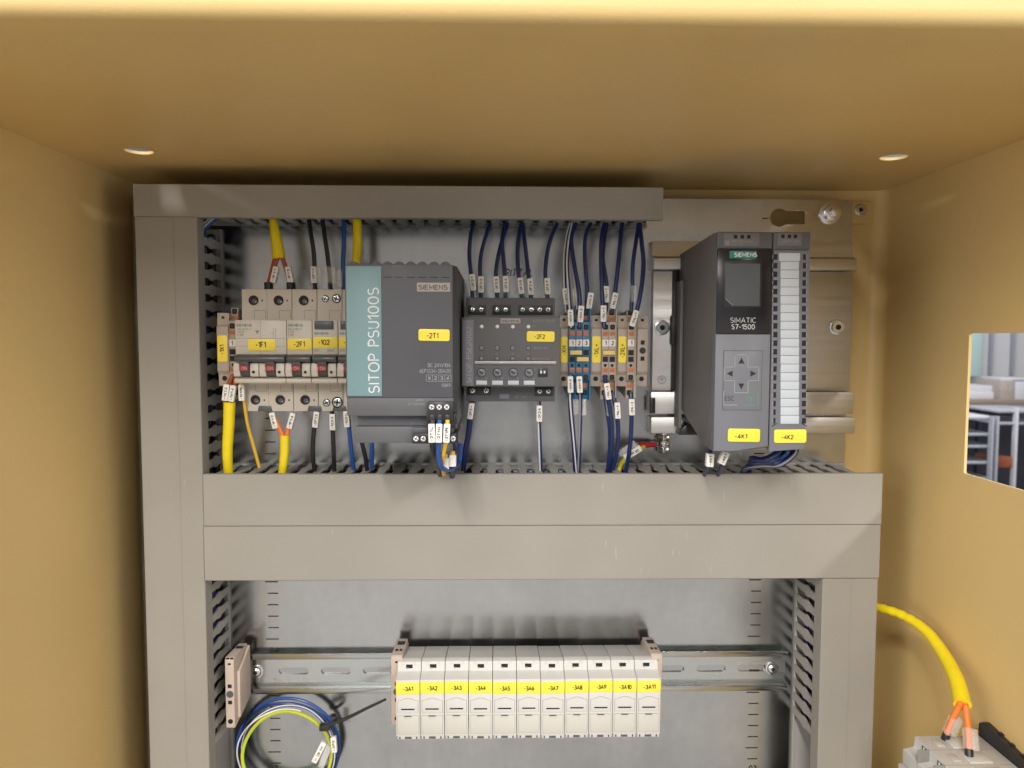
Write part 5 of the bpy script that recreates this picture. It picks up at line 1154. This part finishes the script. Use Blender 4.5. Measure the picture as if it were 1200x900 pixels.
b = MB(); pts = [(x + 1 + 6 * math.cos(R(a)), 16 + 9 * math.sin(R(a)), z + 2.2 * math.cos(R(a))) for a in range(0, 361, 20)]; b.tube(pts, 1.5, 'black_plastic', 8); b.build('strap', ct)

# ================================================================== RIGHT WALL SWITCHGEAR AND ITS CABLE
def wz(px, py, d): return P(px, py, d)
# a three pole device whose face looks left, on a black bracket screwed to the right wall
d0 = 140.; d1 = 212.
XA, XB = X(1072, d0, 862), X(1147, d0, 866); ZT = Z(862, d0, 1100)
sw = thing('wall_switch', 'pale grey multi pole switch mounted sideways on the right cabinet wall', 'switch', ((XA + XB) / 2, (d0 + d1) / 2, ZT - 70))
b = MB(); b.prism_d([(XB, ZT - 72), (XB, ZT), (XA, ZT), (XA, ZT - 8), (XA - 8, ZT - 9), (XA - 8, ZT - 64), (XA, ZT - 65), (XA, ZT - 72)], d0, d1, 'module_white', .5); b.build('housing', sw)
b = MB(); b.box(XA - 12, XA - 8.1, d0 + 2, d1 - 2, ZT - 44, ZT - 18, 'module_white', .6); b.build('handle_cover', sw)
for k in range(3):
    dd = d0 + 9 + k * 18
    b = MB(); b.box(XA - .15, XA + 2, dd, dd + 6, ZT - 6.2, ZT - 1.6, 'black_hole', .2); b.box(XA - .3, XA + 1, dd + 1.4, dd + 3.6, ZT - 5.8, ZT - 2, 'lamp_lens', .2); b.build('screw_port', sw)
    b = MB(); b.box(XA + 17, XA + 32, dd - 5.5, dd + 7.5, ZT - .1, ZT + 1.1, 'module_white', .35); b.build('wire_funnel', sw)
    b = MB(); b.box(XA + 8, XA + 13, dd - 3, dd + 5, ZT - .1, ZT + .8, 'module_panel', .3); b.build('moulded_rib', sw)
    if k: b = MB(); b.box(XA - 8.06, XB - 1, dd - 9.2, dd - 8.9, ZT - 30, ZT + .06, 'print_grey'); b.build('pole_seam', sw)
br_ = thing('black_bracket', 'black plastic bracket between the pale switch and the right wall', 'bracket', ((XB + XR) / 2, d0 + 30, ZT - 60))
b = MB(); pr2 = [(d0 - 2, ZT - 70), (d0 - 2, ZT + 8), (d0 + 2, ZT + 10.5), (d0 + 8, ZT + 10), (d0 + 60, ZT + 4), (d0 + 74, ZT + 1), (d0 + 74, ZT - 70)]
b.prism_x(pr2, XB + .3, XB + 13, 'black_plastic', 1.2); b.build('bracket_plate', br_)
b = MB(); b.box(XB + 13.1, XR - .1, d0 + 20, d0 + 66, ZT - 60, ZT - 14, 'black_plastic', .8); b.build('wall_foot', br_)
for k in range(5):
    b = MB(); b.box(XB + 13.02, XB + 15.5, d0 + 8 + 13 * k, d0 + 10.5 + 13 * k, ZT - 66, ZT + 6 - 1.6 * k, 'black_plastic', .4); b.box(XB + 3, XB + 10, d0 + 14 + 11 * k, d0 + 18 + 11 * k, ZT + 1, ZT + 10.2 - 1.4 * k, 'gloss_black', .5); b.build('bracket_rib', br_)
for k in range(3):
    b = MB(); b.cyl((XB - .2 + .4, d0 + 12 + 20 * k, ZT - 2 - 3.2 * k), 'x', 2.0, .8, 'gloss_black', 12); b.build('bracket_boss', br_)
# yellow cable from behind the duct
cw = thing('power_cable', 'bright yellow cable curving from the duct edge to the wall switch', 'cable', P(1132, 826, 150), 'yellow sheathed power cables')
xa1 = XA + 23
c1, c2 = (xa1 - 5, d0 + 5, ZT + 1), (xa1 - 2, d0 + 27, ZT + 1)
pp = smooth_pts([P(1012, 709, 30), P(1030, 712, 42), P(1058, 721, 62), P(1085, 739, 84), P(1106, 767, 108), P(1121, 797, 132), P(1128, 826, 150)], 8)
n = len(pp); rs = [3.4 + (2.2 * max(0, i / (n - 1) - .35) / .65) + (.34 * math.sin(i * 2.1) if i < n * .42 else .05 * math.sin(i * 1.3)) for i in range(n)]
b = MB(); b.tube(pp, rs, 'sheath_yellow', 18); b.build('sheath', cw)
e = pp[-1]
for (ex, ed, ez), off in ((c1, -3.0), (c2, 2.6)):
    C_ = Vector((ex, ed, ez)); top = e + Vector((off * .8, 0, -1)); q = [Vector(pp[-4]) + Vector((off * .5, 0, 0)), e + Vector((off * .7, 0, 1.5)), top, top.lerp(C_, .5) + Vector((off * .25, 0, 0)), C_]
    b = MB(); b.tube(smooth_pts(q, 6), 2.0, 'wire_orange', 12); b.build('conductor', cw)
    dirv = (top - C_).normalized(); base = C_ + dirv * 3.5
    b = MB(); u = dirv
    side = Vector((1, 0, 0)) - u * u.x; side.normalize(); fr = u.cross(side)
    ring = []
    for hgt in (0, 13.5): ring.append([tuple(base + u * hgt + side * sx * 4.0 + side * 1.6 + fr * sf * 2.6) for sx, sf in ((-1, -1), (1, -1), (1, 1), (-1, 1))])
    b.poly(ring, 'clear_sleeve', .6); b.build('clear_sleeve', cw)
    b = MB(); b.tube([(ex, ed, ez - 1), tuple(Vector((ex, ed, ez)) + dirv * 4)], 2.6, 'black_plastic', 12); b.build('ferrule', cw)

print('objects', len(bpy.data.objects), 'tris', sum(len(o.data.polygons) for o in bpy.data.objects if o.type == 'MESH'))
